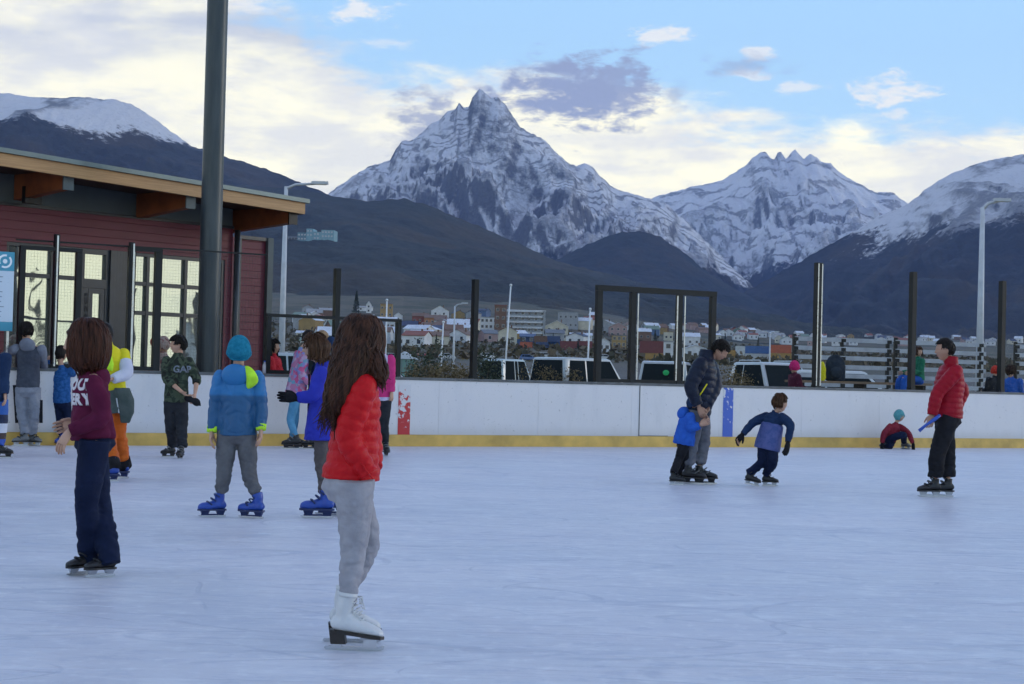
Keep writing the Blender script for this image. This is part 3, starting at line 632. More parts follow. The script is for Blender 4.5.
# ================= vegetation
def leafmat(name, c0, c1):
    m, t, b = nmat(name, .75); g = t.n('NewGeometry'); o = t.n('ObjectInfo')
    t.L.new(t.mix(t.rng(t.noise(g.outputs['Position'], 2.5, 4, .6), .3, .7), c0, c1), b.inputs['Base Color']); return m
m_leafb = leafmat('brown_green_foliage', (.12, .09, .045), (.20, .145, .065)); m_leafg = leafmat('dark_green_foliage', (.025, .04, .022), (.055, .07, .035))
m_con = leafmat('conifer_foliage', (.015, .026, .02), (.03, .045, .03)); m_bark = mat('bark', (.08, .06, .05), .9, .01, 12, .3, 5)
def leaves(n, fn, size, seed):
    r = np.random.default_rng(seed); mb = MB()
    for i in range(n):
        p, nr = fn(r); s_ = size*(.6+.8*r.random()); a = Vector(r.normal(size=3)).normalized(); b_ = a.cross(Vector(r.normal(size=3))).normalized()
        mb.add([p-a*s_, p+b_*s_*.5, p+a*s_, p-b_*s_*.5], [(0, 1, 2, 3)])
    return mb
def shrub(px, Y, w, h, m, label, seed, name='shrub', cat='shrub', group=None, n=1500, sz=.05):
    q = P(px, hz(px), Y); o = thing(name, label, cat, (q.x, q.y, gz(q.x, q.y)), 0, group)
    r0 = np.random.default_rng(seed); lobes = [(Vector((r0.normal()*w*.25, r0.normal()*w*.2, h*(.3+.5*r0.random()))), .22+.2*r0.random()) for _ in range(9)]
    def fn(r):
        c, k = lobes[r.integers(len(lobes))]; d = Vector(r.normal(size=3)).normalized()*(.55+.5*r.random()); p = c+Vector((d.x*w*k, d.y*w*k, d.z*h*k)); p.z = min(max(.03, p.z), h*1.08); return p, None
    mb = leaves(n, fn, sz, seed); mb.build('foliage', m, o)
    st_ = MB()
    for c, k in lobes: st_.tube([(0, 0, 0), c*.5+Vector((0, 0, .05)), c*1.05], [.03, .02, .006], 5)
    st_.build('stem', m_bark, o); return o
def conifer(px, pyt, hitp, wpx, label, seed, group=None):
    q = hitp; h = zat(px, pyt, q)-q.z; w = wpx/F*q.y
    o = thing('conifer', label, 'tree', q, 0, group)
    def fn(r):
        t_ = r.random()**.75; a = r.random()*2*PI; layer = (t_*9) % 1
        rr = w*.5*(1-t_*.97)*(.55+.45*layer)*(.5+.6*r.random()); return Vector((rr*math.cos(a), rr*math.sin(a), h*(.06+.94*t_)-rr*.25)), None
    leaves(900, fn, max(.1, w*.06), seed).build('crown', m_con, o)
    MB().tube([(0, 0, -.3), (0, 0, h*.95)], [w*.05, w*.008], 6).build('trunk', m_bark, o); return o
# low scrub behind the rink
for i, (px, Y, w, h, m, l) in enumerate([(427, 52, 1.2, 2.15, m_leafg, 'tall narrow dark green shrub behind the boards right of the low frame'), (440, 50, 1.5, 1.55, m_leafb, 'brown shrub next to the tall narrow green one'),
    (452, 50, 1.5, 1.5, m_leafb, 'brown green shrub in the middle of the row left of the glass post'), (464, 50, 1.3, 1.6, m_leafb, 'brown shrub touching the dark post beside the silver hatchback'),
    (549, 60, 1.6, 1.7, m_leafb, 'brownish shrub between the silver hatchback and the white van'), (723, 58, 1.6, 1.75, m_leafb, 'brown shrub right of the navy puffer man'), (738, 60, 1.6, 1.7, m_leafb, 'brown shrub touching the white car with roof rails'), (702, 64, 1.6, 1.6, m_leafb, 'brown shrub inside the last gate pane'),
    (479, 56, .8, 2.2, m_leafg, 'thin dark green shrub just right of the glass post'), (414, 58, .8, 1.6, m_leafg, 'small dark green shrub left of the narrow one')]):
    shrub(px, Y, w, h, m, l, 100+i, group='shrubs behind the rink boards', n=2200, sz=.04)
# ================= buildings of the town
HM = {}
def hm(c, k='w'):
    key = (c, k)
    if key not in HM:
        HM[key] = mat('town_%s_%s' % (c, 'wall' if k == 'w' else 'roof'), COL[c], .8 if k == 'w' else .6, 0, 1, .12, .4)
    return HM[key]
COL = dict(white=(.62, .62, .64), cream=(.55, .50, .40), grey=(.30, .31, .33), ochre=(.33, .22, .09), red=(.24, .08, .06), brown=(.17, .10, .07), blue=(.10, .15, .26), navy=(.04, .06, .12), green=(.15, .22, .18), turquoise=(.22, .36, .40),
    orange=(.38, .18, .09), pink=(.36, .25, .24), black=(.03, .03, .035), snowy=(.60, .64, .72), slate=(.14, .16, .19), teal=(.13, .22, .26))
m_wg = mat('town_window_glass', (.04, .05, .07), .15); m_wf = mat('town_window_trim', (.5, .5, .5), .6)
HOUSES = []
def house(q, w, d, h, rh, wall, roof, rz=0, wins=(0, 0), typ='gable', name='house', label=None, cat='house', group=None, extra=None):
    o = thing(name, label, cat, q, rz, group)
    MB().box(-w/2, w/2, -d/2, d/2, -3, h).build('wall', hm(wall), o) if typ != 'gable' else MB().prism([(-w/2, -d/2, -3), (w/2, -d/2, -3), (w/2, -d/2, h), (0, -d/2, h+rh), (-w/2, -d/2, h)], (0, d, 0)).build('wall', hm(wall), o)
    t_ = .22; e_ = .35
    if typ == 'gable':
        s_ = rh/(w/2); mb = MB()
        for sg in (-1, 1): mb.prism([(sg*0, -d/2-e_, h+rh+.02), (sg*(w/2+e_), -d/2-e_, h-s_*e_+.02), (sg*(w/2+e_), -d/2-e_, h-s_*e_+t_), (0, -d/2-e_, h+rh+t_)], (0, d+2*e_, 0))
        ro = mb.build('roof', hm(roof, 'r'), o)
    elif typ == 'side':                        # ridge parallel to the front
        s_ = rh/(d/2); mb = MB()
        for sg in (-1, 1): mb.prism([(-w/2-e_, 0, h+rh), (-w/2-e_, sg*(d/2+e_), h-s_*e_), (-w/2-e_, sg*(d/2+e_), h-s_*e_+t_), (-w/2-e_, 0, h+rh+t_)], (w+2*e_, 0, 0))
        MB().prism([(-w/2+.01, -d/2, h+.01), (-w/2+.01, d/2, h+.01), (-w/2+.01, 0, h+rh)], (w-.02, 0, 0)).build('gable_wall', hm(wall), o)
        ro = mb.build('roof', hm(roof, 'r'), o)
    else:
        ro = MB().box(-w/2-.2, w/2+.2, -d/2-.2, d/2+.2, h+.01, h+.4).build('roof', hm(roof, 'r'), o)
    if typ != 'flat' and w > 7: MB().box(w*.18, w*.18+.6, -.3, .3, h+rh*.4, h+rh+.9).build('chimney', hm('brown'), ro)
    nx, nz = wins
    if nx:
        for k in range(nz):
            for i in range(nx):
                cx = -w/2+w*(i+.5)/nx; ww = min(1.3, w/nx*.55); z0 = h*(k+.32)/nz; hh = min(1.4, h/nz*.48)
                f = MB().box(cx-ww/2-.12, cx+ww/2+.12, -d/2-.06, -d/2-.005, z0-.12, z0+hh+.12).build('window', m_wf, o)
                MB().box(cx-ww/2, cx+ww/2, -d/2-.09, -d/2-.061, z0, z0+hh).build('pane', m_wg, f)
    if extra: extra(o, w, d, h)
    return o
def hero(x0, x1, yt, yb, wall, roof, typ, label, wins=(2, 2), rfrac=.3, rz=0, name='house', cat='house', dfac=.8, extra=None, group=None):
    px = (x0+x1)/2; q = hit(px, yb); w = (x1-x0)/F*q.y; H = (yb-yt)/F*q.y; q.y += w*dfac/2
    if typ == 'flat': h, rh = H-.4, 0
    else: h, rh = H*(1-rfrac), H*rfrac
    HOUSES.append((x0, x1, yt, yb)); return house(q, w, w*dfac, h, rh, wall, roof, rz, wins, typ, name, label, cat, group, extra)
G1 = 'houses of the town beyond the rink'
def bands(o, w, d, h):
    n = 5
    for k in range(n):
        b_ = MB().box(-w/2, w*.42, -d/2-1.2, -d/2-.1, h*(k+.75)/n, h*(k+.75)/n+h*.06).build('balcony', hm('white'), o)
HL = [
 (380, 392, 304, 318, 'ochre', 'brown', 'flat', 'ochre block with flat roof above the low dark frame', (3, 2)),
 (394, 402, 313, 322, 'white', 'snowy', 'gable', 'small house with white gable just right of the ochre block', (1, 1)),
 (412, 428, 313, 324, 'red', 'brown', 'side', 'long house with brownish red roof left of the white gabled house', (3, 1)),
 (431, 448, 306, 322, 'white', 'cream', 'gable', 'tall white gabled house at the top of the town', (2, 2)),
 (424, 446, 315, 325, 'orange', 'brown', 'side', 'wide orange walled house before the tall white gable', (4, 1)),
 (447, 470, 319, 337, 'orange', 'snowy', 'side', 'house with a broad pale roof and orange wall left of the glass post', (4, 1)),
 (401, 417, 321, 337, 'slate', 'navy', 'side', 'dark house with navy roof between the red house and the greenhouse', (2, 1)),
 (416, 426, 325, 337, 'pink', 'red', 'gable', 'pinkish gabled house beside the dark navy roofed one', (1, 1)),
 (398, 413, 334, 346, 'white', 'snowy', 'gable', 'pale blue white gabled house above the greenhouse', (2, 1)),
 (480, 497, 317, 336, 'white', 'grey', 'flat', 'white three storey block just right of the tall glass post', (4, 3)),
 (494, 506, 305, 338, 'brown', 'red', 'flat', 'brown brick tower left of the terraced apartments', (2, 4)),
 (506, 545, 310, 338, 'grey', 'white', 'flat', 'large grey apartment block with white balcony bands', (6, 5)),
 (545, 568, 321, 340, 'cream', 'white', 'gable', 'cream gabled house right of the apartment block', (3, 2)),
 (558, 578, 312, 329, 'grey', 'slate', 'flat', 'pale concrete block behind the cream gabled house', (4, 2)),
 (570, 592, 333, 341, 'white', 'snowy', 'side', 'low white building with long pale roof above the maroon containers', (4, 1)),
 (520, 535, 334, 343, 'navy', 'blue', 'side', 'low building with dark blue roof before the apartment block', (2, 1)),
 (609, 627, 323, 337, 'pink', 'white', 'gable', 'pink gabled house seen in the first gate pane', (3, 2)),
 (612, 626, 335, 348, 'ochre', 'slate', 'flat', 'ochre block under the pink gabled house', (3, 2)),
 (598, 610, 338, 352, 'white', 'grey', 'gable', 'white house beside the first gate upright', (2, 1)),
 (634, 647, 328, 337, 'white', 'white', 'flat', 'small white block above the maroon container', (3, 1)),
 (664, 673, 332, 341, 'cream', 'ochre', 'flat', 'small cream block beside the silver edged gate upright', (2, 1)),
 (663, 673, 341, 360, 'white', 'grey', 'flat', 'pale narrow store building right of the maroon container', (1, 2)),
 (680, 700, 333, 346, 'white', 'snowy', 'side', 'long white shed in the last gate pane', (3, 1)),
 (684, 706, 345, 358, 'white', 'snowy', 'gable', 'white gabled shed beside the head of the navy puffer man', (2, 1)),
 (312, 326, 349, 366, 'white', 'grey', 'flat', 'pale flat roofed shed above the red spectator', (3, 1)),
 (300, 322, 338, 348, 'white', 'green', 'side', 'long white hall with green roof right of the pale street lamp', (4, 1)),
 (296, 310, 331, 338, 'cream', 'snowy', 'side', 'small cream house above the green roofed hall', (2, 1)),
 (283, 297, 352, 366, 'grey', 'white', 'flat', 'grey flat roofed building touching the street lamp', (3, 2)),
 (340, 356, 318, 328, 'cream', 'slate', 'side', 'cream house behind the leftmost post', (2, 1)),
 (357, 372, 306, 311, 'white', 'grey', 'side', 'pale low house behind the dark conifer', (2, 1)),
 (366, 371, 301, 313, 'white', 'slate', 'gable', 'narrow white tower house beside the dark conifer', (1, 2)),
 (375, 396, 317, 330, 'white', 'snowy', 'side', 'white roofed house behind the long haired girl', (3, 1)),
]
for l in HL:
    hero(*l[:8], wins=l[8], group=G1, extra=bands if 'balcony' in l[7] else None, name='apartment_block' if 'apartment block with' in l[7] else 'house', cat='apartment block' if 'apartment block with' in l[7] else 'house')
# hotel on the hillside: real ground there is the foothill
def foot(px, py):
    from mathutils.bvhtree import BVHTree
    o = next((o for o in C.objects if o.name == 'wooded_foothill'), None)
    if o is None: return P(px, py, 2450)
    bt = BVHTree.FromPolygons([v.co for v in o.data.vertices], [tuple(f.vertices) for f in o.data.polygons])
    r_ = bt.ray_cast(Vector((0, 0, CAMZ)), ray(px, py).normalized()); return r_[0]
def hotel():
    q = foot(310, 241); k = q.y/F; o = thing('hillside_hotel', 'turquoise and white hotel of joined blocks high on the dark hillside', 'hotel', q, R(-4))
    for x0, x1, z0, z1, c in ((-24, -12, -3, 4, 'slate'), (-12, -3, -2, 8, 'teal'), (-3, 4, -2, 12, 'turquoise'), (4, 12, -2, 9, 'turquoise'), (12, 25, -2, 11, 'turquoise')):
        b_ = MB().box(x0*k, x1*k-.3, -8, 30, (z0-2)*k, z1*k).build('hotel_block', hm(c), o)
        for r_ in range(2 if z1 > 5 else 1):
            for j in range(int((x1-x0)/3)): MB().box((x0+.8+j*3)*k, (x0+2.4+j*3)*k, -8.3, -8.01, (z1-3-r_*4)*k, (z1-1.4-r_*4)*k).build('window', m_wf if c != 'slate' else m_wg, b_)
hotel()
# random small houses, far
zone = [(270, 330, 'right of the building roof'), (330, 380, 'around the conifer'), (380, 473, 'left of the hatchback post'), (473, 597, 'between the hatchback post and the gate frame'), (597, 716, 'behind the gate frame'), (716, 760, 'right of the gate frame'), (760, 812, 'left of the thick post'), (812, 910, 'behind the slatted fence'), (910, 1030, 'near the right edge')]
def zlabel(px):
    for a, b_, n in zone:
        if a <= px < b_: return n
    return 'at the edge'
rr_ = random.Random(3); cnt = {}; walls = ['white', 'white', 'white', 'cream', 'cream', 'grey', 'ochre', 'pink', 'blue', 'red', 'brown', 'green']; roofs = ['snowy', 'snowy', 'grey', 'red', 'slate', 'brown', 'green', 'navy']
spots_ = []
for i in range(420):
    a = rr_.random()
    if a < .55: px = rr_.uniform(300, 596); py = rr_.triangular(308, 352, 332)
    elif a < .8: px = rr_.uniform(735, 812); py = rr_.triangular(326, 345, 331)
    elif a < .9: px = rr_.uniform(600, 735); py = rr_.uniform(328, 342)
    else: px = rr_.uniform(812, 1024); py = rr_.uniform(336, 346)
    spots_.append((px, py, rr_.choice(walls), rr_.choice(roofs)))
seen = {}
for px, py, wl, rf in sorted(spots_):
    if 735 <= px < 1024 and rr_.random() < .6: wl, rf = 'white', rr_.choice(['snowy', 'snowy', 'grey', 'red'])
    if any(x0-3 < px < x1+3 and yt < py < yb+2 for x0, x1, yt, yb in HOUSES): continue
    q = hit(px, py)
    if q.y > 3400 or q.y < 520 or any((q-o_).length < 13 for o_ in seen.values()): continue
    seen[len(seen)] = q
    w = rr_.uniform(7, 12); h = rr_.uniform(3, 6); near = 'upper rows' if py < (324 if px < 600 else 331) else ('middle rows' if py < (334 if px < 600 else 338) else 'lower rows')
    key = '%s house, %s roof, %s, %s' % (wl, 'pale' if rf == 'snowy' else rf, near, zlabel(px))
    cnt[key] = cnt.get(key, 0)+1
    if cnt[key] > 1: key += ', '+['', '', 'second', 'third', 'fourth', 'fifth', 'sixth', 'seventh', 'eighth', 'ninth'][min(cnt[key], 9)]+' from left'
    house(q, w, 9, h, rr_.uniform(1.5, 3), wl, rf, rr_.uniform(-.5, .5), (2, 1) if py > 335 else (0, 0), rr_.choice(['gable', 'side', 'side']), 'house', key, 'house', 'small houses on the town slope')
# trees among the houses
conifer(356, 291, hit(356, 320), 13, 'dark pointed conifer standing above the leftmost post frame', 7)
for i, (px, pt, pb, w, l) in enumerate([(388, 324, 342, 6, 'small conifer below the ochre block'), (470, 318, 340, 6, 'small conifer beside the tall glass post'), (553, 333, 347, 5, 'small conifer below the cream gabled house'), (602, 318, 338, 6, 'small conifer left of the pink gabled house'), (655, 330, 342, 6, 'small conifer behind the maroon container'), (725, 334, 349, 6, 'conifer right of the last gate upright'), (758, 336, 348, 4, 'small conifer above the blue container'), (436, 334, 350, 6, 'conifer below the orange walled house'), (342, 326, 346, 7, 'conifer right of the leftmost post'), (578, 340, 352, 6, 'small conifer by the thin white pole')]):
    conifer(px, pt, hit(px, pb), w, l, 30+i, 'conifers among the houses')
# scattered scrub on the town slope
sm, t, b = nmat('slope_scrub', .9); g = t.n('NewGeometry'); t.L.new(t.mix(t.rng(t.noise(g.outputs['Position'], .05, 4, .6), .35, .65), (.06, .06, .04), (.13, .10, .065)), b.inputs['Base Color'])
mb = MB(); r = np.random.default_rng(9)
for i in range(3000):
    Y = 420+800*r.random(); X = (r.random()*.50-.16)*Y; s_ = .8+1.6*r.random(); z = gz(X, Y)
    c = Vector((X, Y, z+s_*.3))
    for k in range(4):
        d_ = Vector(r.normal(size=3))*s_*.35; a_ = Vector(r.normal(size=3)).normalized()*s_*.55; b_ = a_.cross(Vector(r.normal(size=3))).normalized()*s_*.5
        p = c+d_; mb.add([p-a_, p+b_, p+a_, p-b_], [(0, 1, 2, 3)])
tag(link('scrub', mb.mesh(fix=False), sm), kind='stuff')
# ================= containers
CC = dict(maroon=(.16, .04, .045), blue=(.05, .13, .34), navy=(.04, .07, .17), ochre=(.36, .21, .06), orange=(.42, .10, .05), white=(.5, .52, .54), brown=(.14, .075, .05)); CMt = {}
def container(x0, x1, yt, yb, c, label, base=None):
    px = (x0+x1)/2; Y = hit(px, base or yb).y; q = P(px, yb, Y); w = (x1-x0)/F*Y; h = (yb-yt)/F*Y; zg = gz(q.x, q.y)
    o = thing('shipping_container', label, 'container', q, 0, 'containers stacked beyond the parking lot'); m = CMt.setdefault(c, mat('container_'+c, CC[c], .5, .01, 3, .15, .8))
    mb = MB(); n = max(6, int(w/.5)); d = 3
    for k in range(n): xk = -w/2+w*k/n; mb.box(xk+.02, xk+w/n*.5, -.05, -.002, .15, h-.15)
    mb.box(-w/2, w/2, 0, d, .02, h-.02); mb.build('container_body', m, o)
    for sx in (-1, 1):
        MB().box(sx*w/2-.1, sx*w/2+.1, -.1, -.055, 0, h-.001).build('corner_post', m, o)
    MB().box(-w/2+.11, w/2-.11, -.1, -.056, h-.15, h-.002).build('top_rail', m, o)
    return o
for c in [(534, 547, 336, 342, 'brown', 'brown container on the top of the stack right of the apartments', 348), (547, 560, 336, 342, 'navy', 'dark blue container on the top of the stack', 348), (536, 548, 342, 348, 'navy', 'dark blue container under the brown one'), (548, 560, 342, 348, 'blue', 'blue container under the dark blue one'),
    (508, 520, 339, 345, 'blue', 'blue container beside the leaning white pole'), (520, 532, 342, 348, 'orange', 'orange red container between two blue ones'),
    (560, 576, 341, 351, 'maroon', 'left one of two long maroon containers before the gate frame'), (576.5, 592, 341, 351, 'maroon', 'right one of two maroon containers beside the thin white pole'),
    (640, 663, 341, 353, 'maroon', 'large maroon container in the middle gate pane', 361), (644, 663, 353.2, 361, 'ochre', 'ochre container under the large maroon one'),
    (746, 769, 346, 353.5, 'blue', 'long blue container right of the navy puffer man', 361), (736, 745.5, 346, 356, 'white', 'white container left of the long blue one'), (771, 791, 345, 353, 'orange', 'orange red container above the white car', 362), (771, 791, 353.2, 362, 'ochre', 'ochre container under the orange red one'),
    (718, 735, 350, 360, 'ochre', 'ochre container behind the head of the navy puffer man'), (746, 769, 353.7, 361, 'white', 'dull white container under the long blue one')]: container(*c)
# greenhouse like shed
q = P(404, 366, 115); gh = thing('glasshouse', 'low greenish glazed shed behind the boards right of the low frame', 'shed', (q.x, q.y, 0)); mg = mat('greenish_glazing', (.16, .30, .27), .25)
MB().box(-.75, .75, 0, 2, 0, 2.3).build('glazing', mg, gh); mb = MB()
for k in range(6): mb.box(-.77+k*.3, -.73+k*.3, -.03, -.001, 0, 2.3)
mb.build('glazing_bars', hm('slate'), gh); MB().prism([(-.85, -.1, 2.31), (.85, -.1, 2.31), (0, -.1, 2.8)], (0, 2.2, 0)).build('roof', hm('snowy', 'r'), gh)
# ================= slatted fence
m_slat = mat('white_painted_slat', (.36, .38, .42), .55, .001, 30, .15, 4)
def slatf(x0, x1, label, pp_):
    Y0, Y1 = 41.0, 43.2
    def at(px): f_ = (px-794)/(1015-794); return P(px, hz(px), Y0+(Y1-Y0)*f_)
    a = at(x0); c = at(x1); L_ = (c-a).length; o = thing('slatted_fence', label, 'fence', (a.x, a.y, 0), math.atan2(c.y-a.y, c.x-a.x), 'white slatted fences behind the rink')
    zt_ = 2.36
    for k in range(8):
        z = zt_-k*.213; MB().box(0, L_, -.02, .02, z-.10, z).build('slat', m_slat, o)
    for p_ in pp_:
        s_ = (at(p_)-a).length; MB().box(s_-.035, s_+.035, .022, .09, 0, zt_+(.06 if p_ in (pp_[0],) else -.05)).build('post', m_dark, o)
        mb = MB(); [mb.box(s_-.06, s_+.06, -.035, -.021, zt_-k*.213-.10, zt_-k*.213-.02) for k in range(8)]; mb.build('clip', m_dark, o)
slatf(794, 891, 'white slatted fence with black posts behind the backpack', (794.5, 842, 888)); slatf(895, 985, 'white slatted fence behind the man in the red puffer jacket', (896, 980)); slatf(1015, 1090, 'white slatted fence cut by the right picture edge', (1016, 1075))
# ================= cars
m_tyre = mat('tyre_rubber', (.02, .02, .02), .8, .002, 60); m_rim = mat('wheel_rim', (.4, .41, .42), .35, metal=.8); m_cg = bpy.data.materials.new('car_glass'); m_cg.use_nodes = True; b = m_cg.node_tree.nodes['Principled BSDF']; b.inputs['Base Color'].default_value = (.020, .026, .030, 1); b.inputs['Roughness'].default_value = .25; b.inputs['Specular IOR Level'].default_value = 0; b.inputs['IOR'].default_value = 1.2
m_hl = mat('headlight_lens', (.6, .6, .58), .1); m_tl = mat('tail_light_red', (.4, .02, .02), .2); m_plate = mat('number_plate', (.7, .7, .7), .5); m_bump = mat('bumper_plastic', (.03, .03, .03), .6)
def car(px, Y, yaw, col, label, at_=None, L=4.1, H=1.5, W=1.72, van=False, rack=False, zoff=0, rough=.3):
    q = at_ if at_ is not None else P(px, hz(px), Y); o = thing('parked_car', label, 'car', (q.x, q.y, q.z if at_ is not None else 0), R(yaw), 'cars parked behind the rink'); pm = mat('car_paint', col, rough, coat=.6, spec=.5)
    rf = -L*.46 if van else -L*.40; wf = L*.12; bf = L*.30        # roof rear, roof front, bonnet start
    low = [(-L/2, .30), (-L/2-.02, .62), (-L/2+.06, .92), (bf, .95), (L/2-.12, .78), (L/2, .55), (L/2-.02, .30)]
    def body(prof, y0, y1, inset=0):
        return prof
    mb = MB(); secs = [(-W/2, .06), (-W/2+.06, 0), (W/2-.06, 0), (W/2, .06)]
    n = len(low); V = []
    for y_, s_ in secs:
        for x_, z_ in low: V.append((x_*(1-s_*.25), y_, z_-(s_*.6 if z_ > .7 else 0)))
    Fc = [tuple(range(n))[::-1], tuple(range(3*n, 4*n))]+[(k*n+i, k*n+(i+1) % n, (k+1)*n+(i+1) % n, (k+1)*n+i) for k in range(3) for i in range(n)]
    me = modded(mb.add(V, Fc).mesh(), ('BEVEL', dict(width=.045, segments=3, limit_method='ANGLE', angle_limit=.4))); link('body', me, pm, o, True)
    # greenhouse shell
    g0, g1, g2, g3 = -L/2+.08, rf+.05, wf, bf
    prof = [(g0, .925), (g1-.02, H-.03), (g1+.18, H), (g2-.15, H), (g2, H-.035), (g3, .945)]
    V = []; n = len(prof); 
    for y_, k in ((-W/2+.05, 0), (W/2-.05, 0)):
        for x_, z_ in prof:
            ins = .14*(z_-.93)/(H-.93); V.append((x_, y_+(ins if y_ < 0 else -ins), z_))
    me = modded(MB().add(V, [tuple(range(n))[::-1], tuple(range(n, 2*n))]+[(i, (i+1) % n, (i+1) % n+n, i+n) for i in range(n)]).mesh(), ('BEVEL', dict(width=.05, segments=3, limit_method='ANGLE', angle_limit=.35))); link('roof', me, pm, o, True)
    def quad(pts, name, m=m_cg):
        a, b_, c_ = [Vector(p) for p in pts[:3]]; nn = (b_-a).cross(c_-a).normalized()*.008
        return MB().prism([Vector(p)-nn*.2 for p in pts], nn).build(name, m, o)
    for sy in (-1, 1):
        def sp_(x_, z_): 
            ins = .14*(z_-.93)/(H-.93); return (x_, sy*(W/2-.05-ins+.004), z_)
        splits = [g1+.10, (g1+g2)/2-.25, g2+.30] if not van else [g1+.12, g1+1.1, (g1+g2)/2+.35, g2+.35]
        for a_, c_ in zip(splits[:-1], splits[1:]):
            zt_ = H-.10; xa0 = a_+.04; xc0 = c_-.04
            if c_ == splits[-1]: pts = [sp_(xa0, .99), sp_(g3-.22, .99), sp_(g2-.06, zt_), sp_(xa0, zt_)]
            elif a_ == splits[0]: pts = [sp_(xa0-.08, .99), sp_(xc0, .99), sp_(xc0, zt_), sp_(xa0+.10, zt_)]
            else: pts = [sp_(xa0, .99), sp_(xc0, .99), sp_(xc0, zt_), sp_(xa0, zt_)]
            if sy < 0: pts = pts[::-1]
            quad(pts[::-1], 'side_window')
    def lerp(a, b_, k): return a+(b_-a)*k
    def scr(xb, zb, xt, zt_, nm, sgn):
        e_ = .012*sgn; a0, a1 = .12, .92
        p = []
        for k, s_ in ((a0, -1), (a0, 1), (a1, 1), (a1, -1)):
            x_ = lerp(xb, xt, k); z_ = lerp(zb, zt_, k); ins = .14*(z_-.93)/(H-.93); p.append((x_+e_, s_*(W/2-.14-ins), z_+.012))
        quad(p if sgn > 0 else p[::-1], nm)
    scr(g3, .945, g2, H-.035, 'windscreen', 1); scr(g0, .925, g1-.02, H-.03, 'rear_window', -1)
    for sx in (-1, 1):
        for sy in (-1, 1):
            c = Vector((sx*L*.31, sy*(W/2-.10), .31)); w_ = MB().tube([c+Vector((0, -.10, 0)), c+Vector((0, -.09, 0)), c+Vector((0, .09, 0)), c+Vector((0, .10, 0))], [.27, .31, .31, .27], 24).build('wheel', m_tyre, o, True)
            MB().tube([c+Vector((0, sy*.101, 0)), c+Vector((0, sy*.115, 0))], .19, 16).build('rim', m_rim, w_)
    for sy in (-1, 1):
        MB().ball((L/2-.12, sy*(W/2-.28), .66), Vector((.12, 0, 0)), Vector((0, .17, 0)), Vector((0, 0, .085))).build('headlight', m_hl, o, True)
        MB().box(-L/2-.045, -L/2+.1, sy*(W/2-.2)-.09, sy*(W/2-.2)+.09, .62, .86).build('tail_light', m_tl, o)
        MB().ball((g3-.25, sy*(W/2+.08), 1.02), Vector((.06, 0, 0)), Vector((0, .1, 0)), Vector((0, 0, .07))).build('wing_mirror', pm, o, True)
    MB().box(L/2-.06, L/2+.03, -W/2+.1, W/2-.1, .30, .48).build('front_bumper', m_bump, o); MB().box(-L/2-.06, -L/2+.04, -W/2+.1, W/2-.1, .30, .48).build('rear_bumper', m_bump, o); MB().box(-L/2-.045, -L/2-.021, -.2, .2, .56, .66).build('number_plate', m_plate, o)
    if rack:
        for sy in (-1, 1): MB().tube([(g1+.25, sy*(W/2-.26), H+.0), (g1+.32, sy*(W/2-.26), H+.06), (g2-.3, sy*(W/2-.26), H+.06), (g2-.22, sy*(W/2-.26), H+.0)], .018, 8).build('roof_rail', m_bump if rack == 1 else pm, o, True)
    return o
car(509, 92, 58, (.42, .50, .55), 'silver hatchback between the tall dark post and the gate frame', L=3.8, H=2.2, van=True, W=1.7)
car(585, 62, 48, (.42, .45, .48), 'white van behind the left part of the gate frame', L=4.4, H=1.98, W=1.8, van=True)
o_ = car(668, 56, 80, (.42, .44, .46), 'dark glassed hatchback seen from behind in the middle gate pane', L=4.0, H=1.86, van=True)
m_gs = mat('green_sticker', (.02, .45, .12), .5); MB().ball((-2.0, -.1, 1.5), Vector((.012, 0, .004)), Vector((0, .10, 0)), Vector((.0, 0, .085))).build('round_green_sticker', m_gs, o_, True)
car(774, 60, -72, (.46, .48, .50), 'white estate car with roof rails right of the blue line mark', L=4.3, H=1.98, W=1.85, rack=2)
car(296, 58, 40, (.36, .42, .48), 'silver blue saloon behind the spectator in red', L=4.2, H=1.85)
car(318, 84, 30, (.40, .50, .58), 'pale blue car behind the silver one near the street lamp', L=4.2, H=2.1, rack=1)
car(845, 60, 5, (.6, .62, .64), 'white car half hidden by the slatted fence and the backpack', L=4.4, H=1.75, van=True)
car(372, 60, 10, (.45, .47, .50), 'grey car behind the low dark frame and the long haired girl', L=4.2, H=1.6)
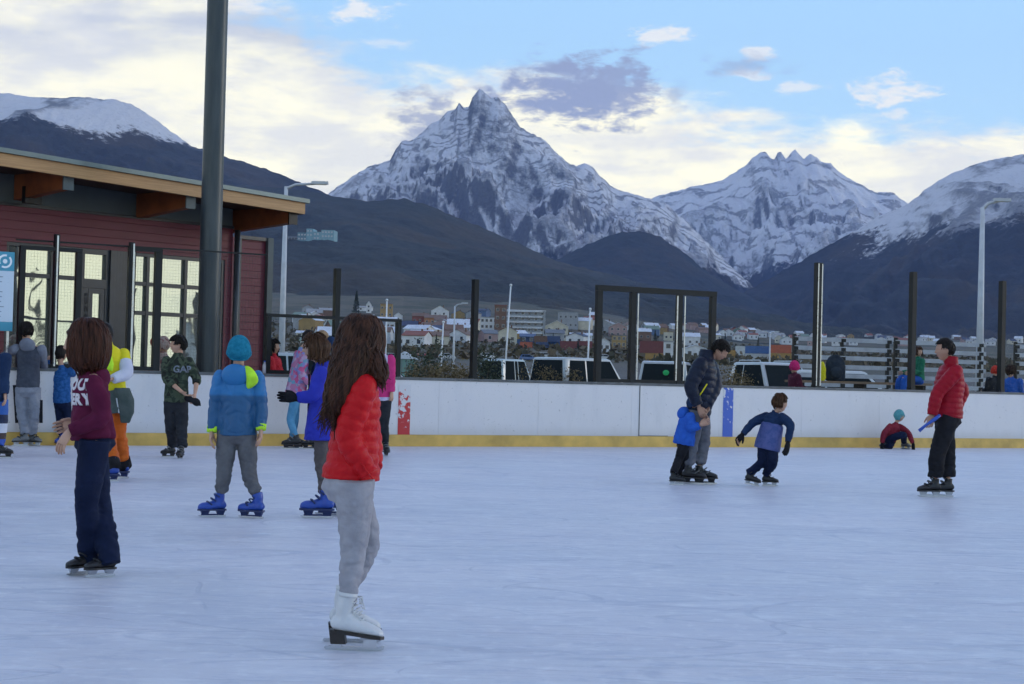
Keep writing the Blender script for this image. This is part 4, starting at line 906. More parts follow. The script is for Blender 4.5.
# ================= the street beyond the right end of the rink (seen mirrored in the building's windows)
GS2 = 'houses on the street beyond the right end of the rink'
for i, (X, Y, w, h, rh, c, rf, l) in enumerate([(188, 26, 12, 5, 3, 'white', 'slate', 'white house with slate roof beyond the right end of the rink'), (206, 78, 12, 6, 3, 'grey', 'red', 'grey house with red roof beyond the right end of the rink'), (225, 128, 14, 7, 3, 'cream', 'brown', 'cream house with brown roof beyond the right end of the rink'), (190, -20, 12, 5, 3, 'ochre', 'slate', 'ochre house beyond the right rear corner of the rink'), (200, -70, 13, 6, 3, 'pink', 'slate', 'pink house beyond the right rear corner of the rink')]):
    house(Vector((X, Y, 0)), w, 9, h, rh, c, rf, R(-90), (3, 2), 'gable', 'house', l, 'house', GS2)
for i, (X, Y, w, h, l) in enumerate([(176, 52, 6, 14, 'dark conifer between the white and the grey house at the right street'), (184, 104, 7, 17, 'tall dark conifer beside the cream house at the right street'), (180, 4, 6, 12, 'small dark conifer beside the ochre house at the right street')]):
    o = thing('conifer', l, 'tree', (X, Y, 0), 0, 'conifers on the street beyond the rink')
    def fn(r, w=w, h=h):
        t_ = r.random()**.75; a = r.random()*2*PI; rr = w*.5*(1-t_*.97)*(.55+.45*((t_*9) % 1))*(.5+.6*r.random()); return Vector((rr*math.cos(a), rr*math.sin(a), h*(.06+.94*t_)-rr*.25)), None
    leaves(1500, fn, .22, 300+i).build('crown', m_con, o); MB().tube([(0, 0, -.1), (0, 0, h*.95)], [.18, .03], 6).build('trunk', m_bark, o)

for px, py, yaw, c, l in ((391, 360, 10, (.5, .52, .55), 'small distant white car right of the low dark frame'), (421, 357, -60, (.30, .03, .03), 'small distant red car above the brown shrubs'), (447, 360, 5, (.45, .47, .5), 'small distant grey car above the brown shrubs'), (486, 359, 20, (.55, .56, .58), 'small distant white car right of the tall glass post'), (528, 361, 0, (.03, .10, .28), 'small distant blue car above the silver hatchback'),
    (545, 358, 15, (.5, .5, .5), 'small distant pale car left of the white van'), (606, 360, -10, (.55, .57, .6), 'small distant white car seen in the first gate pane'), (692, 362, 5, (.04, .05, .06), 'small distant black car in the last gate pane'), (733, 363, 10, (.5, .52, .54), 'small distant white car right of the navy puffer man'), (806, 366, 0, (.4, .42, .45), 'small distant grey car behind the slatted fence')):
    car(px, 0, yaw, c, l, at_=hit(px, py))
# ================= people
SKIN = {}
def fabric(name, c0, c1=None, sc=8, bump=.003, bs=25, rough=.8, sheen=.15, fine=300):
    m, t, b = nmat(name, rough); tc = t.n('TexCoord'); v = tc.outputs['Object']
    n = t.noise(v, sc, 5, .6); c1 = c1 or tuple(min(1, c*1.28+.004) for c in c0)
    t.L.new(t.mix(t.rng(n, .35, .65), c0, c1), b.inputs['Base Color']); b.inputs['Sheen Weight'].default_value = 0; b.inputs['Specular IOR Level'].default_value = .45 if rough < .35 else .14
    bp = t.n('Bump'); bp.inputs['Distance'].default_value = bump; bp.inputs['Strength'].default_value = .9
    t.L.new(t.m('ADD', t.noise(v, bs, 3, .5, 1.2), t.m('MULTIPLY', t.noise(v, fine, 2), .15)), bp.inputs['Height']); t.L.new(bp.outputs[0], b.inputs['Normal']); return m
def skin(c): return SKIN.setdefault(c, mat('skin_'+'abcdefgh'[len(SKIN)], c, .55, .0006, 200, .10, 12))
SK1 = (.50, .29, .20); SK2 = (.42, .235, .16)
m_eye = mat('eye_dark', (.02, .015, .012), .2); m_lip = mat('lips', (.34, .12, .10), .5)
def hairmat(name, c0, c1):
    m, t, b = nmat(name, .5); tc = t.n('TexCoord'); n = t.noise(t.map(tc.outputs['Object'], (55, 55, 4)), 1, 4, .6)
    t.L.new(t.mix(t.rng(n, .35, .65), c0, c1), b.inputs['Base Color']); b.inputs['Specular IOR Level'].default_value = .16
    bp = t.n('Bump'); bp.inputs['Distance'].default_value = .004; t.L.new(n, bp.inputs['Height']); t.L.new(bp.outputs[0], b.inputs['Normal']); return m
H_DK = hairmat('hair_dark_brown', (.012, .006, .005), (.040, .018, .012)); H_BK = hairmat('hair_black', (.006, .005, .005), (.018, .014, .012))
H_BR = hairmat('hair_brown', (.035, .017, .009), (.085, .042, .022)); H_RB = hairmat('hair_reddish_brown', (.022, .008, .005), (.065, .022, .012)); H_BL = hairmat('hair_light', (.22, .14, .08), (.34, .23, .13))
def sm(x, a, b): 
    k = np.clip((x-a)/(b-a), 0, 1); return k*k*(3-2*k)
def headpt(th, ph, kid=0, off=0.0, face=True):
    # th azimuth (0 = forward, +pi/2 = left), ph elevation; unit = head height
    cx, cy, cz = np.cos(th)*np.cos(ph), np.sin(th)*np.cos(ph), np.sin(ph)
    z = cz*.5
    w = .345+.0*z; f = .43*np.ones_like(z)
    low = sm(-cz, .0, .95)
    w = w*(1-.30*low); back = sm(-cx, -.2, .6)
    f = f*(1-low*(.16+.42*back)); w = w*(1+.05*sm(cz, .1, .5)*back)
    x = cx*f; y = cy*w
    x = x+.06*low*(1-back)-.02*sm(cz, .2, .9)*(1-back)
    if face:
        g = lambda a, b, c, d: np.exp(-((y-a)/b)**2-((z-c)/d)**2)*(cx > .1)
        x = x+.085*g(0, .045, -.085, .050)+.045*g(0, .032, .0, .075)     # nose tip and bridge
        x = x-.035*g(.12, .07, .03, .05)-.035*g(-.12, .07, .03, .05)      # eye sockets
        x = x+.018*g(0, .2, .105, .035)                                    # brow
        x = x+.025*g(0, .09, -.225, .022)+.022*g(0, .085, -.265, .024)-.010*g(0, .1, -.245, .010)  # lips
        x = x+.035*g(0, .085, -.385, .06)-.018*g(0, .1, -.315, .03)       # chin
        y = y+np.sign(y)*.018*np.exp(-((z+.12)/.08)**2-((x-.28)/.12)**2)   # cheek bones
    n = np.stack([cx/.43, cy/.345, cz/.5], -1); n /= np.linalg.norm(n, axis=-1, keepdims=True)
    return np.stack([x, y, z], -1)+n*(off[..., None] if hasattr(off, 'shape') else off)
def head_grid(mb, M, nu=56, nv=40, off=None, face=True):
    th = np.linspace(-PI, PI, nu, endpoint=False); ph = np.linspace(-PI/2+.02, PI/2-.02, nv); TH, PH = np.meshgrid(th, ph)
    o = off(TH, PH) if off else 0.0
    p = headpt(TH, PH, off=o, face=face).reshape(-1, 3); V = [M @ Vector(q) for q in p]
    Fc = [(j*nu+i, j*nu+(i+1) % nu, (j+1)*nu+(i+1) % nu, (j+1)*nu+i) for j in range(nv-1) for i in range(nu)]
    Fc += [tuple(range(nu))[::-1], tuple((nv-1)*nu+i for i in range(nu))]
    return mb.add(V, Fc)
def V3(v): return Vector(v)
class Fig:
    def __init__(s, label, S_, yaw, feet, pel, neck, head, group='people skating on the rink', cat='person', hyaw=None, hpitch=0, hroll=0, lean=0, hh=None, kid=False, sw=None, hw=None, Y=None, skin_c=SK1, z0=0, vox=.009, base=None):
        s.S = S_; s.yaw = R(yaw); s.f = Vector((math.cos(s.yaw), math.sin(s.yaw), 0)); s.r = Vector((s.f.y, -s.f.x, 0)); s.vox = vox
        s.Fp = [None, None]; s.z0 = z0; s.skin = skin(skin_c)
        if Y is None:
            g = [G(*f_[:2], z0) for f_ in feet]; s.g = g; s.Y = sum(q.y for q in g)/len(g)
        else: s.Y = Y; s.g = [Vector((P(f_[0], f_[1], Y).x, Y, z0)) for f_ in feet]
        s.feet = feet; s.hh = hh or S_/7.2
        s.pel = s.p(*pel); s.neck = s.p(*neck); s.head = s.p(*head)
        s.up = (s.neck-s.pel).normalized()
        s.sw = sw if sw else S_*.108; s.hwid = hw if hw else S_*.055
        s.sh = [s.neck-s.up*S_*.046+s.r*s.sw*k for k in (-1, 1)]     # 0 = left, 1 = right
        s.hip = [s.pel+s.r*s.hwid*k-s.up*S_*.01 for k in (-1, 1)]
        base = Vector((s.g[0]+s.g[1])/2) if len(s.g) > 1 else s.g[0]
        s.base = Vector((base.x, base.y, z0))
        s.o = thing('person', label, cat, s.base, 0, group); s.T = Matrix.Translation(-s.base)
        hy = s.yaw if hyaw is None else R(hyaw)
        fv = Vector((math.cos(hy), math.sin(hy), 0)); M = Matrix.Rotation(hy, 4, 'Z') @ Matrix.Rotation(R(-hpitch)*-1 if False else R(hpitch), 4, 'Y') @ Matrix.Rotation(R(hroll), 4, 'X')
        s.HM = Matrix.Translation(s.head) @ M @ Matrix.Scale(s.hh, 4)
    def p(s, px, py, dy=0): return P(px, py, s.Y+dy)
    def add(s, name, me, m, parent=None, smooth=True):
        me.transform(s.T); return link(name, me, m, parent or s.o, smooth)
    def limb(s, mb, a, b, c, ra, rb, rc, flat=1.0, n=18, quilt=None, steps=8, bulge=.06):
        pts = []; rad = []
        for k, (p0, p1, r0, r1) in enumerate(((a, b, ra, rb), (b, c, rb, rc))):
            for i in range(steps+(k == 1)):
                t_ = i/steps; r_ = r0+(r1-r0)*t_; r_ *= 1+bulge*math.sin(t_*PI)*(1 if k == 0 else .7)
                pts.append(p0+(p1-p0)*t_); rad.append(r_)
        # soften the joint
        q = pts[:]
        for _ in range(3): q = [q[0]]+[(q[i-1]+q[i]*2+q[i+1])/4 for i in range(1, len(q)-1)]+[q[-1]]
        if quilt:                                # finer rings with sewn channels
            L_ = [0]
            for i in range(1, len(q)): L_.append(L_[-1]+(q[i]-q[i-1]).length)
            N = max(12, int(L_[-1]/quilt*7)); q2 = []; r2 = []
            for i in range(N+1):
                d = L_[-1]*i/N; j = min(len(L_)-2, max(0, int(np.searchsorted(L_, d))-1)); k_ = (d-L_[j])/(L_[j+1]-L_[j])
                q2.append(q[j].lerp(q[j+1], k_)); r2.append((rad[j]+(rad[j+1]-rad[j])*k_)*1.0+.010*(abs(math.sin(PI*d/quilt))**.5-.68))
            q, rad = q2, r2
        mb.tube(q, rad, n); return mb
    def torso(s, mb, secs, quilt=None, n=30, e=.0):     # secs: (t along pelvis->neck, half width, half depth, forward shift, [side shift])
        L_ = (s.neck-s.pel).length; N = 40 if not quilt else int((secs[-1][0]-secs[0][0])*L_/quilt*8)
        ts = [c[0] for c in secs]; out = []
        fw = (s.f-s.up*s.f.dot(s.up)).normalized(); rt = (s.r-s.up*s.r.dot(s.up)).normalized()
        for i in range(N+1):
            t_ = ts[0]+(ts[-1]-ts[0])*i/N; w, d, sft = [float(np.interp(t_, ts, [c[k] for c in secs])) for k in (1, 2, 3)]
            q = .013*(abs(math.sin(PI*t_*L_/quilt))**.5-.68) if quilt else 0
            out.append((s.pel+s.up*t_*L_+fw*sft*s.S, rt*(w*s.S+q+e), fw*(d*s.S+q+e)))
        mb.sections(out, n); return mb
    # ---- the body: one continuous mesh
    def body(s, arms, legs, hands=(0, 0), curl=.7, handdir=(None, None), palm=(None, None)):
        S_ = s.S; mb = MB()
        s.arms = arms; s.legs = legs
        s.torso(mb, [(-.05, .07, .05, 0), (.1, .08, .055, 0), (.45, .068, .05, 0), (.8, .085, .055, 0), (.95, .075, .04, 0), (1.0, .03, .03, 0)])
        hb = s.HM @ Vector((-.08, 0, -.38))
        mb.tube([s.neck-s.up*.04*S_, s.neck+s.up*.01*S_, hb], [S_*.036, S_*.031, S_*.031], 14)
        for k in (0, 1):
            e_, w_ = arms[k]; mb.tube([s.sh[k], s.sh[k].lerp(e_, .5), e_, e_.lerp(w_, .4), w_], [S_*.026, S_*.025, S_*.021, S_*.022, S_*.0145], 12)
            if legs: kn, an = legs[k]; mb.tube([s.hip[k], s.hip[k].lerp(kn, .5), kn, kn.lerp(an, .35), an, an-Vector((0, 0, .015*S_))], [S_*.038, S_*.034, S_*.022, S_*.020, S_*.015, S_*.015], 12)
        me = fuse(mb, max(.009, s.vox), 3)
        m2 = MB(); head_grid(m2, s.HM)
        for sy in (-1, 1): m2.ball(s.HM @ Vector((-.035, sy*.335, -.03)), s.HM.to_3x3() @ Vector((.045, .008*sy, .0)), s.HM.to_3x3() @ Vector((-.01, .022*sy, 0)), s.HM.to_3x3() @ Vector((-.012, 0, .09)))
        hl = s.hh*.80
        for k in (0, 1):
            if hands[k]:
                e_, w_ = arms[k]; d = (handdir[k] if handdir[k] is not None else (w_-e_)).normalized(); pn = palm[k] if palm[k] is not None else (s.r*(1 if k == 0 else -1))
                s.hand(m2, w_, d, Vector(pn), hl, curl if not isinstance(curl, (tuple, list)) else curl[k], -1 if k == 0 else 1)
        m2.tube([hb+(s.head-hb)*-.3, hb, s.HM @ Vector((-.02, 0, -.1))], [S_*.031, S_*.031, S_*.03], 14)
        hm = m2.mesh(); bm = bmesh.new(); bm.from_mesh(me); bm.from_mesh(hm); bm.to_mesh(me); bm.free(); bpy.data.meshes.remove(hm)
        s.b = s.add('body', me, s.skin)
        Q = s.HM.to_3x3()
        for sy in (-1, 1):
            eb = MB().ball(s.HM @ Vector((.347, sy*.115, .025)), Q @ Vector((.02, 0, 0)), Q @ Vector((0, .038, 0)), Q @ Vector((0, 0, .018)), 10, 7); s.add('eye', eb.mesh(), m_eye)
            if not getattr(s, 'nobrow', 0):
                bw = MB().tube([s.HM @ Vector((.375, sy*.05, .085)), s.HM @ Vector((.372, sy*.12, .105)), s.HM @ Vector((.33, sy*.19, .085))], [.010*s.hh, .014*s.hh, .006*s.hh], 6); s.add('eyebrow', bw.mesh(), H_DK)
        lp = MB().tube([s.HM @ Vector((.37, -.075, -.245)), s.HM @ Vector((.403, -.03, -.243)), s.HM @ Vector((.406, .03, -.243)), s.HM @ Vector((.37, .075, -.245))], [.008*s.hh, .017*s.hh, .017*s.hh, .008*s.hh], 8); s.add('lips', lp.mesh(), m_lip)
    def hand(s, mb, w, d, pn, hl, curl, side):
        pn = (pn-d*pn.dot(d)).normalized(); x = d.cross(pn).normalized()*side      # x towards the thumb side
        pl = hl*.52
        mb.sections([(w-d*hl*.06, x*hl*.13, pn*hl*.095), (w+d*hl*.08, x*hl*.15, pn*hl*.10), (w+d*pl*.6, x*hl*.22, pn*hl*.085), (w+d*pl*.95, x*hl*.215, pn*hl*.07), (w+d*pl*1.03, x*hl*.18, pn*hl*.045)], 14)
        for i, (o_, L_) in enumerate(((.17, .40), (.06, .45), (-.055, .42), (-.165, .33))):
            b0 = w+d*pl*.9+x*hl*o_; a = curl*.55; dd = d.copy(); p_ = [b0]; L3 = [L_*.48, L_*.3, L_*.22]; fan = x*(o_*.25)
            for j in range(3):
                ang = a*(j+1)*(.9+.08*i); dd = (d*math.cos(ang)+pn*math.sin(ang)+fan).normalized(); p_.append(p_[-1]+dd*hl*L3[j])
            mb.tube(p_, [hl*.052, hl*.048, hl*.043, hl*.030], 8)
        b0 = w+d*hl*.10+x*hl*.12; t1 = (d*.75+x*.55+pn*.35).normalized(); t2 = (d*.9+x*.15+pn*.5).normalized()
        mb.tube([b0, b0+t1*hl*.22, b0+t1*hl*.22+t2*hl*.16, b0+t1*hl*.22+t2*hl*.28], [hl*.075, hl*.06, hl*.052, hl*.032], 8)
    def glove(s, k, m, d=None, curl=.5, name='glove'):
        e_, w_ = s.arms[k]; d = (d or (w_-e_)).normalized(); mb = MB(); hl = s.hh*.86
        mb.tube([w_-d*.03*s.S, w_+d*.01], [s.S*.021, s.S*.020], 12); s.hand(mb, w_, d, s.r*(1 if k == 0 else -1), hl, curl, -1 if k == 0 else 1)
        me = mb.mesh(); co = getco(me); s.add(name, displace(me, lambda c: np.full(len(c), .003)), m)
    # ---- clothes
    def top(s, m, secs=None, quilt=None, arm=(.042, .034, .026), hem=-.12, collar=.035, wr=.006, e=.0, ws=7, name='jacket', cuff=None, cuffback=.0, voxel=None, arms=True, coll_h=.03, parts=True):
        S_ = s.S; mb = MB()
        secs = secs or [(hem, .098, .072, 0), (.08, .096, .070, 0), (.35, .088, .064, 0), (.62, .098, .070, 0), (.82, .100, .066, 0), (.93, .082, .050, 0), (1.0, .042, .040, 0), (1.04, .036, .036, 0)]
        s.torso(mb, secs, quilt, e=e)
        if collar: mb.tube([s.neck-s.up*.03*S_, s.neck+s.up*coll_h*S_], [S_*collar*1.15, S_*collar], 16)
        for k in (0, 1):
            if not arms: break
            e_, w_ = s.arms[k]; a0 = s.sh[k]-s.r*(S_*.02)*(-1 if k == 0 else 1); w2 = w_+(e_-w_).normalized()*cuffback
            mb.ball(s.sh[k], S_*arm[0]*(.9 if quilt else 1.02))
            s.limb(mb, s.sh[k], e_, w2, S_*arm[0], S_*arm[1], S_*arm[2], quilt=quilt)
        me = fuse(mb, voxel or s.vox, 2 if quilt else 4)
        if wr: displace(me, lambda c: wr*fnoise(c, ws, 3, 2)-(0 if quilt else wr*.7)*np.exp(-(fnoise(c*np.array([1, 1, 1.5]), ws*.7, 21, 2)/.11)**2))
        o = s.add(name, me, m)
        if cuff:
            for k in (0, 1):
                e_, w_ = s.arms[k]; d = (w_-e_).normalized(); w2 = w_-d*cuffback; s.add('cuff', MB().tube([w2-d*.02*S_, w2+d*.012*S_], [S_*arm[2]*1.02, S_*arm[2]*.92], 14).mesh(), cuff, o)
        return o
    def pants(s, m, leg=(.060, .046, .036), flare=0, wr=.006, ws=8, bag=.0, crotch=.02, name='trousers', hipw=(.092, .074), cut=0, voxel=None, top=.12):
        S_ = s.S; mb = MB(); L_ = (s.neck-s.pel).length/S_
        s.torso(mb, [(-.27, hipw[0]*.75, hipw[1]*.7, -.004), (-.15, hipw[0]*.98, hipw[1], -.008), (-.03, hipw[0]*.93, hipw[1]*.93, -.004), (top, hipw[0]*.78, hipw[1]*.78, 0)])
        for k in (0, 1):
            kn, an = s.legs[k]; an = an+(kn-an).normalized()*cut
            s.limb(mb, s.hip[k]+s.up*.0, kn, an, S_*leg[0], S_*leg[1], S_*leg[2], steps=10, bulge=.04)
            if flare: mb.tube([kn.lerp(an, .5), an], [S_*leg[2]*1.0, S_*flare], 16)
            if bag: mb.ball(an+(kn-an).normalized()*.02, S_*leg[2]*(1+bag))
        me = fuse(mb, voxel or s.vox, 4)
        lo = min(s.legs[0][1].z, s.legs[1][1].z); hi = s.pel.z
        displace(me, lambda c: wr*(fnoise(c*np.array([1, 1, 1.9]), ws, 5, 2)-.7*np.exp(-(fnoise(c*np.array([1, 1, 1.8]), ws*.6, 31, 2)/.12)**2))*(.4+.9*sm(hi-c[:, 2], 0, (hi-lo)))); return s.add(name, me, m)
    def skates(s, kind, mats, dirs, scale=1.0, lift=(0, 0), roll=(0, 0), pitch=(0, 0), names='skate'):
        # dirs: yaw in degrees of each toe; legs' ankles must sit at z about .15*sc
        out = []; L_ = s.S*.155*scale
        for k in (0, 1):
            g = s.g[k]; M = Matrix.Translation(Vector((g.x, g.y, s.z0+lift[k]))) @ Matrix.Rotation(R(dirs[k]), 4, 'Z') @ Matrix.Rotation(R(pitch[k]), 4, 'Y') @ Matrix.Rotation(R(roll[k]), 4, 'X') @ Matrix.Scale(L_, 4)
            an = M.inverted() @ s.legs[k][1]; mb = MB()
            def shear(me_):                     # the heel stands higher than the toe
                c_ = getco(me_); c_[:, 2] += (c_[:, 2] > .17)*(.06-.11*(c_[:, 0]+.5)); setco(me_, c_)
            zs = .26 if kind != 'figure' else .30            # sole height
            ax = -.27
            X = Vector((1, 0, 0)); Yv = Vector((0, 1, 0)); Z = Vector((0, 0, 1))
            secs = [(-.50, .10, .06, zs+.16), (-.44, .15, .14, zs+.17), (-.30, .165, .17, zs+.18), (-.12, .155, .17, zs+.18), (.05, .165, .15, zs+.155), (.22, .19, .125, zs+.13), (.36, .185, .10, zs+.105), (.46, .14, .08, zs+.085), (.52, .06, .045, zs+.065)]
            mb.sections([(X*x_+Z*z_, Yv*w_, Z*h_) for x_, w_, h_, z_ in secs], 20)
            topx, topz = an.x, an.z
            tp = Vector((ax+.05, 0, zs+(.74 if kind == 'figure' else .62))) if kind != 'low' else Vector((ax, 0, zs+.5)); tilt = Vector((an.x-ax, an.y, 0))*.5
            bl = 1.12 if kind == 'plastic' else 1
            mb.tube([Vector((ax, 0, zs+.14)), Vector((ax+.01, 0, zs+.30))+tilt*.3, Vector((ax+.0, 0, zs+.48))+tilt*.7, tp+tilt], [.165*bl, .155*bl, .16*bl, .178*bl], 18)
            mb.ball(Vector((ax+.13, 0, zs+.26)), Vector((.17, 0, -.08)), Vector((0, .14, 0)), Vector((.05, 0, .13)))
            if kind == 'plastic': mb.ball(Vector((.22, 0, zs+.12)), Vector((.30, 0, 0)), Vector((0, .21, 0)), Vector((0, 0, .15)))
            me = fuse(mb, .028 if s.Y > 12 else .017, 2)
            if kind == 'figure': shear(me)
            me.transform(M); sk = s.add(names, me, mats['boot'])
            def part(name, b_, mt, smooth=False):
                b_ = b_ if isinstance(b_, bpy.types.Mesh) else b_.mesh()
                if kind == 'figure' and name in ('sole', 'heel', 'laces', 'ankle_cuff'): shear(b_)
                b_.transform(M); return s.add(name, b_, mats[mt], sk, smooth)
            ol = [(-.52, .0), (-.50, .09), (-.40, .15), (-.2, .14), (0, .14), (.2, .18), (.38, .175), (.48, .12), (.54, 0)]; ol = ol+[(x_, -y_) for x_, y_ in ol[-2:0:-1]]
            part('sole', MB().prism([(x_, y_, zs-.03) for x_, y_ in ol], (0, 0, .06)), 'sole')
            if kind == 'figure':
                part('heel', MB().prism([(-.51, -.12, zs-.031), (-.22, -.12, zs-.031), (-.22, .12, zs-.031), (-.51, .12, zs-.031)], (.03, 0, -.15)), 'sole')
                bh = MB().prism([(x_, -.02, z_) for x_, z_ in ((-.62, .03), (-.58, .0), (.45, .0), (.53, .03), (.55, .10), (.50, .10), (.44, .07), (-.60, .07))], (0, .04, 0)); part('blade', bh, 'blade')
                for x0_, x1_, zt_ in ((-.45, -.30, zs-.07), (.15, .38, zs-.09)): part('blade_support', MB().prism([(x0_-.03, -.035, .06), (x1_+.02, -.035, .06), (x1_, -.035, zt_), (x0_, -.035, zt_)], (0, .07, 0)), 'blade')
                lc = MB()
                for j in range(7):
                    t_ = j/6; x_ = .14-.28*t_; z_ = zs+.245+.36*t_*1.0; 
                    if j > 3: x_ = -.02-.05*(j-3)/3*0-.04; z_ = zs+.36+.085*(j-3)
                    lc.tube([(x_+.0, -.085, z_-.03), (x_+.055, 0, z_+.02), (x_-.01, .085, z_-.02)], .013, 6)
                    lc.tube([(x_+.0, .085, z_-.03), (x_+.055, 0, z_+.01), (x_-.01, -.085, z_-.02)], .013, 6)
                lc.tube([(.04, 0, zs+.60), (.12, .08, zs+.56), (.14, .10, zs+.48), (.09, .05, zs+.5)], .013, 6).tube([(.04, 0, zs+.60), (.13, -.07, zs+.62), (.16, -.10, zs+.52), (.08, -.03, zs+.55)], .013, 6)
                part('laces', lc, 'lace'); part('ankle_cuff', MB().tube([tp+tilt-Z*.05, tp+tilt+Z*.03], [.185, .19], 18), 'boot', True)
            else:
                hd = MB()
                for x0_, x1_ in ((-.46, -.14), (.10, .42)): hd.prism([(x0_, -.07, zs-.031), (x1_, -.07, zs-.031), (x1_-.05, -.03, .09), (x0_+.05, -.03, .09)], (0, .14, 0)) if False else hd.add([(x0_, -.08, zs-.031), (x1_, -.08, zs-.031), (x1_, .08, zs-.031), (x0_, .08, zs-.031), (x0_+.05, -.03, .09), (x1_-.05, -.03, .09), (x1_-.05, .03, .09), (x0_+.05, .03, .09)], [(0, 1, 2, 3), (7, 6, 5, 4), (0, 4, 5, 1), (1, 5, 6, 2), (2, 6, 7, 3), (3, 7, 4, 0)])
                hd.box(-.42, .40, -.028, .028, .065, .115); part('blade_holder', hd, 'holder')
                part('blade', MB().prism([(x_, -.016, z_) for x_, z_ in ((-.50, .03), (-.44, 0), (.40, 0), (.50, .04), (.50, .07), (-.48, .07))], (0, .032, 0)), 'blade')
                for j, (x_, z_) in enumerate(((.12, zs+.26), (-.02, zs+.38), (-.14, zs+.52))): part('strap', MB().tube([(x_-.06, -.19, z_-.07), (x_+.05, -.12, z_+.02), (x_+.08, 0, z_+.04), (x_+.05, .12, z_+.02), (x_-.06, .19, z_-.07)], .028, 8), 'lace', True)
            out.append(sk)
        return out
    # ---- hair and hats
    def cap(s, m, off=.05, line=None, name='hair', wob=.02, seed=0, smooth=True, lift=0):
        # a shell over the scalp; line(th) = lowest elevation that is covered
        line = line or (lambda th: np.where(np.abs(th) < 1.0, .55, np.where(np.abs(th) < 1.75, .10, -.55)))
        def of(TH, PH):
            lo = line(TH); k = sm(PH-lo, -.10, .12); n = wob*fnoise(np.stack([np.cos(TH)*np.cos(PH), np.sin(TH)*np.cos(PH), np.sin(PH)], -1).reshape(-1, 3), 2.2, seed, 3).reshape(TH.shape)
            return np.where(k > 0, -.03+(off+.03+n+lift*sm(PH, .3, 1.3))*k, -.03)
        mb = MB(); head_grid(mb, s.HM, 72, 48, of, False); return s.add(name, mb.mesh(), m)
    def tufts(s, m, n=60, L_=.16, seed=0, line=None, r_=.016, parent=None, out=.055, drop=.5):
        r = np.random.default_rng(seed); mb = MB(); line = line or (lambda th: .55 if abs(th) < 1.0 else (.10 if abs(th) < 1.75 else -.55))
        for i in range(n):
            th = r.uniform(-PI, PI); lo = line(th); ph = r.uniform(lo, 1.5)
            a = Vector(headpt(np.array(th), np.array(ph), off=out*.8, face=False)); ph2 = max(lo-.12, ph-L_*3.2*(.5+r.random())); th2 = th+r.normal()*.22
            c = Vector(headpt(np.array(th2), np.array(ph2), off=out*(1.15+.35*r.random()), face=False)); b_ = Vector(headpt(np.array((th+th2)/2), np.array((ph+ph2)/2), off=out*1.35, face=False))
            mb.tube([s.HM @ a, s.HM @ b_, s.HM @ c], [r_*s.hh*.7, r_*s.hh, r_*s.hh*.3], 5)
        s.add('hair_tufts', mb.mesh(), m, parent)
    def locks(s, m, roots, ends, n, r_=.011, wave=.02, freq=2.5, seed=0, parent=None, name='hair_locks', mids=None, sc=8):
        # strands from points over the scalp down to world end points with interpolation between guide curves
        r = np.random.default_rng(seed); mb = MB(); K = len(ends)
        for i in range(n):
            u = r.random()*(K-1); j = min(K-2, int(u)); k_ = u-j
            th = roots[j][0]+(roots[j+1][0]-roots[j][0])*k_; ph = roots[j][1]+(roots[j+1][1]-roots[j][1])*k_; ph += r.uniform(-.1, .9)*(1.35-ph); 
            a = s.HM @ Vector(headpt(np.array(th), np.array(min(ph, 1.5)), off=.075, face=False)); lo = s.HM @ Vector(headpt(np.array(th), np.array(min(.1, ph-.3)), off=.115+.06*r.random(), face=False)); 
            lo2 = s.HM @ Vector(headpt(np.array(th), np.array(-.55), off=.16+.10*r.random(), face=False))
            mdd = mids[j].lerp(mids[j+1], k_) if mids else None; en = ends[j].lerp(ends[j+1], k_)
            jit = Vector(r.normal(size=3))*.018; en = en+jit*1.1; en = en+(lo2-en)*(.28*r.random()**2)
            ctrl = [a, lo, lo2]+([mdd+jit] if mdd else [])+[en]; P_ = []; ph0 = r.random()*6; ax = Vector(r.normal(size=3)).normalized()
            N = 16
            for q in range(N+1):
                t_ = q/N*(len(ctrl)-1); jj = min(len(ctrl)-2, int(t_)); f_ = t_-jj
                p0 = ctrl[max(0, jj-1)]; p1 = ctrl[jj]; p2 = ctrl[jj+1]; p3 = ctrl[min(len(ctrl)-1, jj+2)]
                c = (p1*2+(p2-p0)*f_+(p0*2-p1*5+p2*4-p3)*f_*f_+(p1*3-p0-p2*3+p3)*f_**3)*.5
                w_ = wave*(q/N)**1.2; P_.append(c+ax*math.sin(ph0+q/N*freq*2*PI)*w_)
            rr = r_*(.6+.8*r.random()); mb.tube(P_, [rr*.5]+[rr]*(N-4)+[rr*.85, rr*.6, rr*.35, rr*.12], 6)
        return s.add(name, mb.mesh(fix=False), m, parent)
    def beanie(s, m, brim, off=.085, line=None, name='knit_hat', lift=.03):
        line = line or (lambda th: np.where(np.abs(th) < 1.0, .28, np.where(np.abs(th) < 1.9, -.15, -.62)))
        o = s.cap(m, off, line, name, .008, lift=lift)
        th = np.linspace(-PI, PI, 40, endpoint=False); lo = line(th)
        lo = np.convolve(np.concatenate([lo[-3:], lo, lo[:3]]), np.ones(7)/7, 'valid')
        V = []; mb = MB(); pts = [s.HM @ Vector(headpt(np.array(a), np.array(b_+.10), off=off-.01, face=False)) for a, b_ in zip(th, lo)]
        pts.append(pts[0]); pts.append(pts[1]); mb.tube(pts, s.hh*.040, 8); s.add('brim', mb.mesh(), brim, o); return o
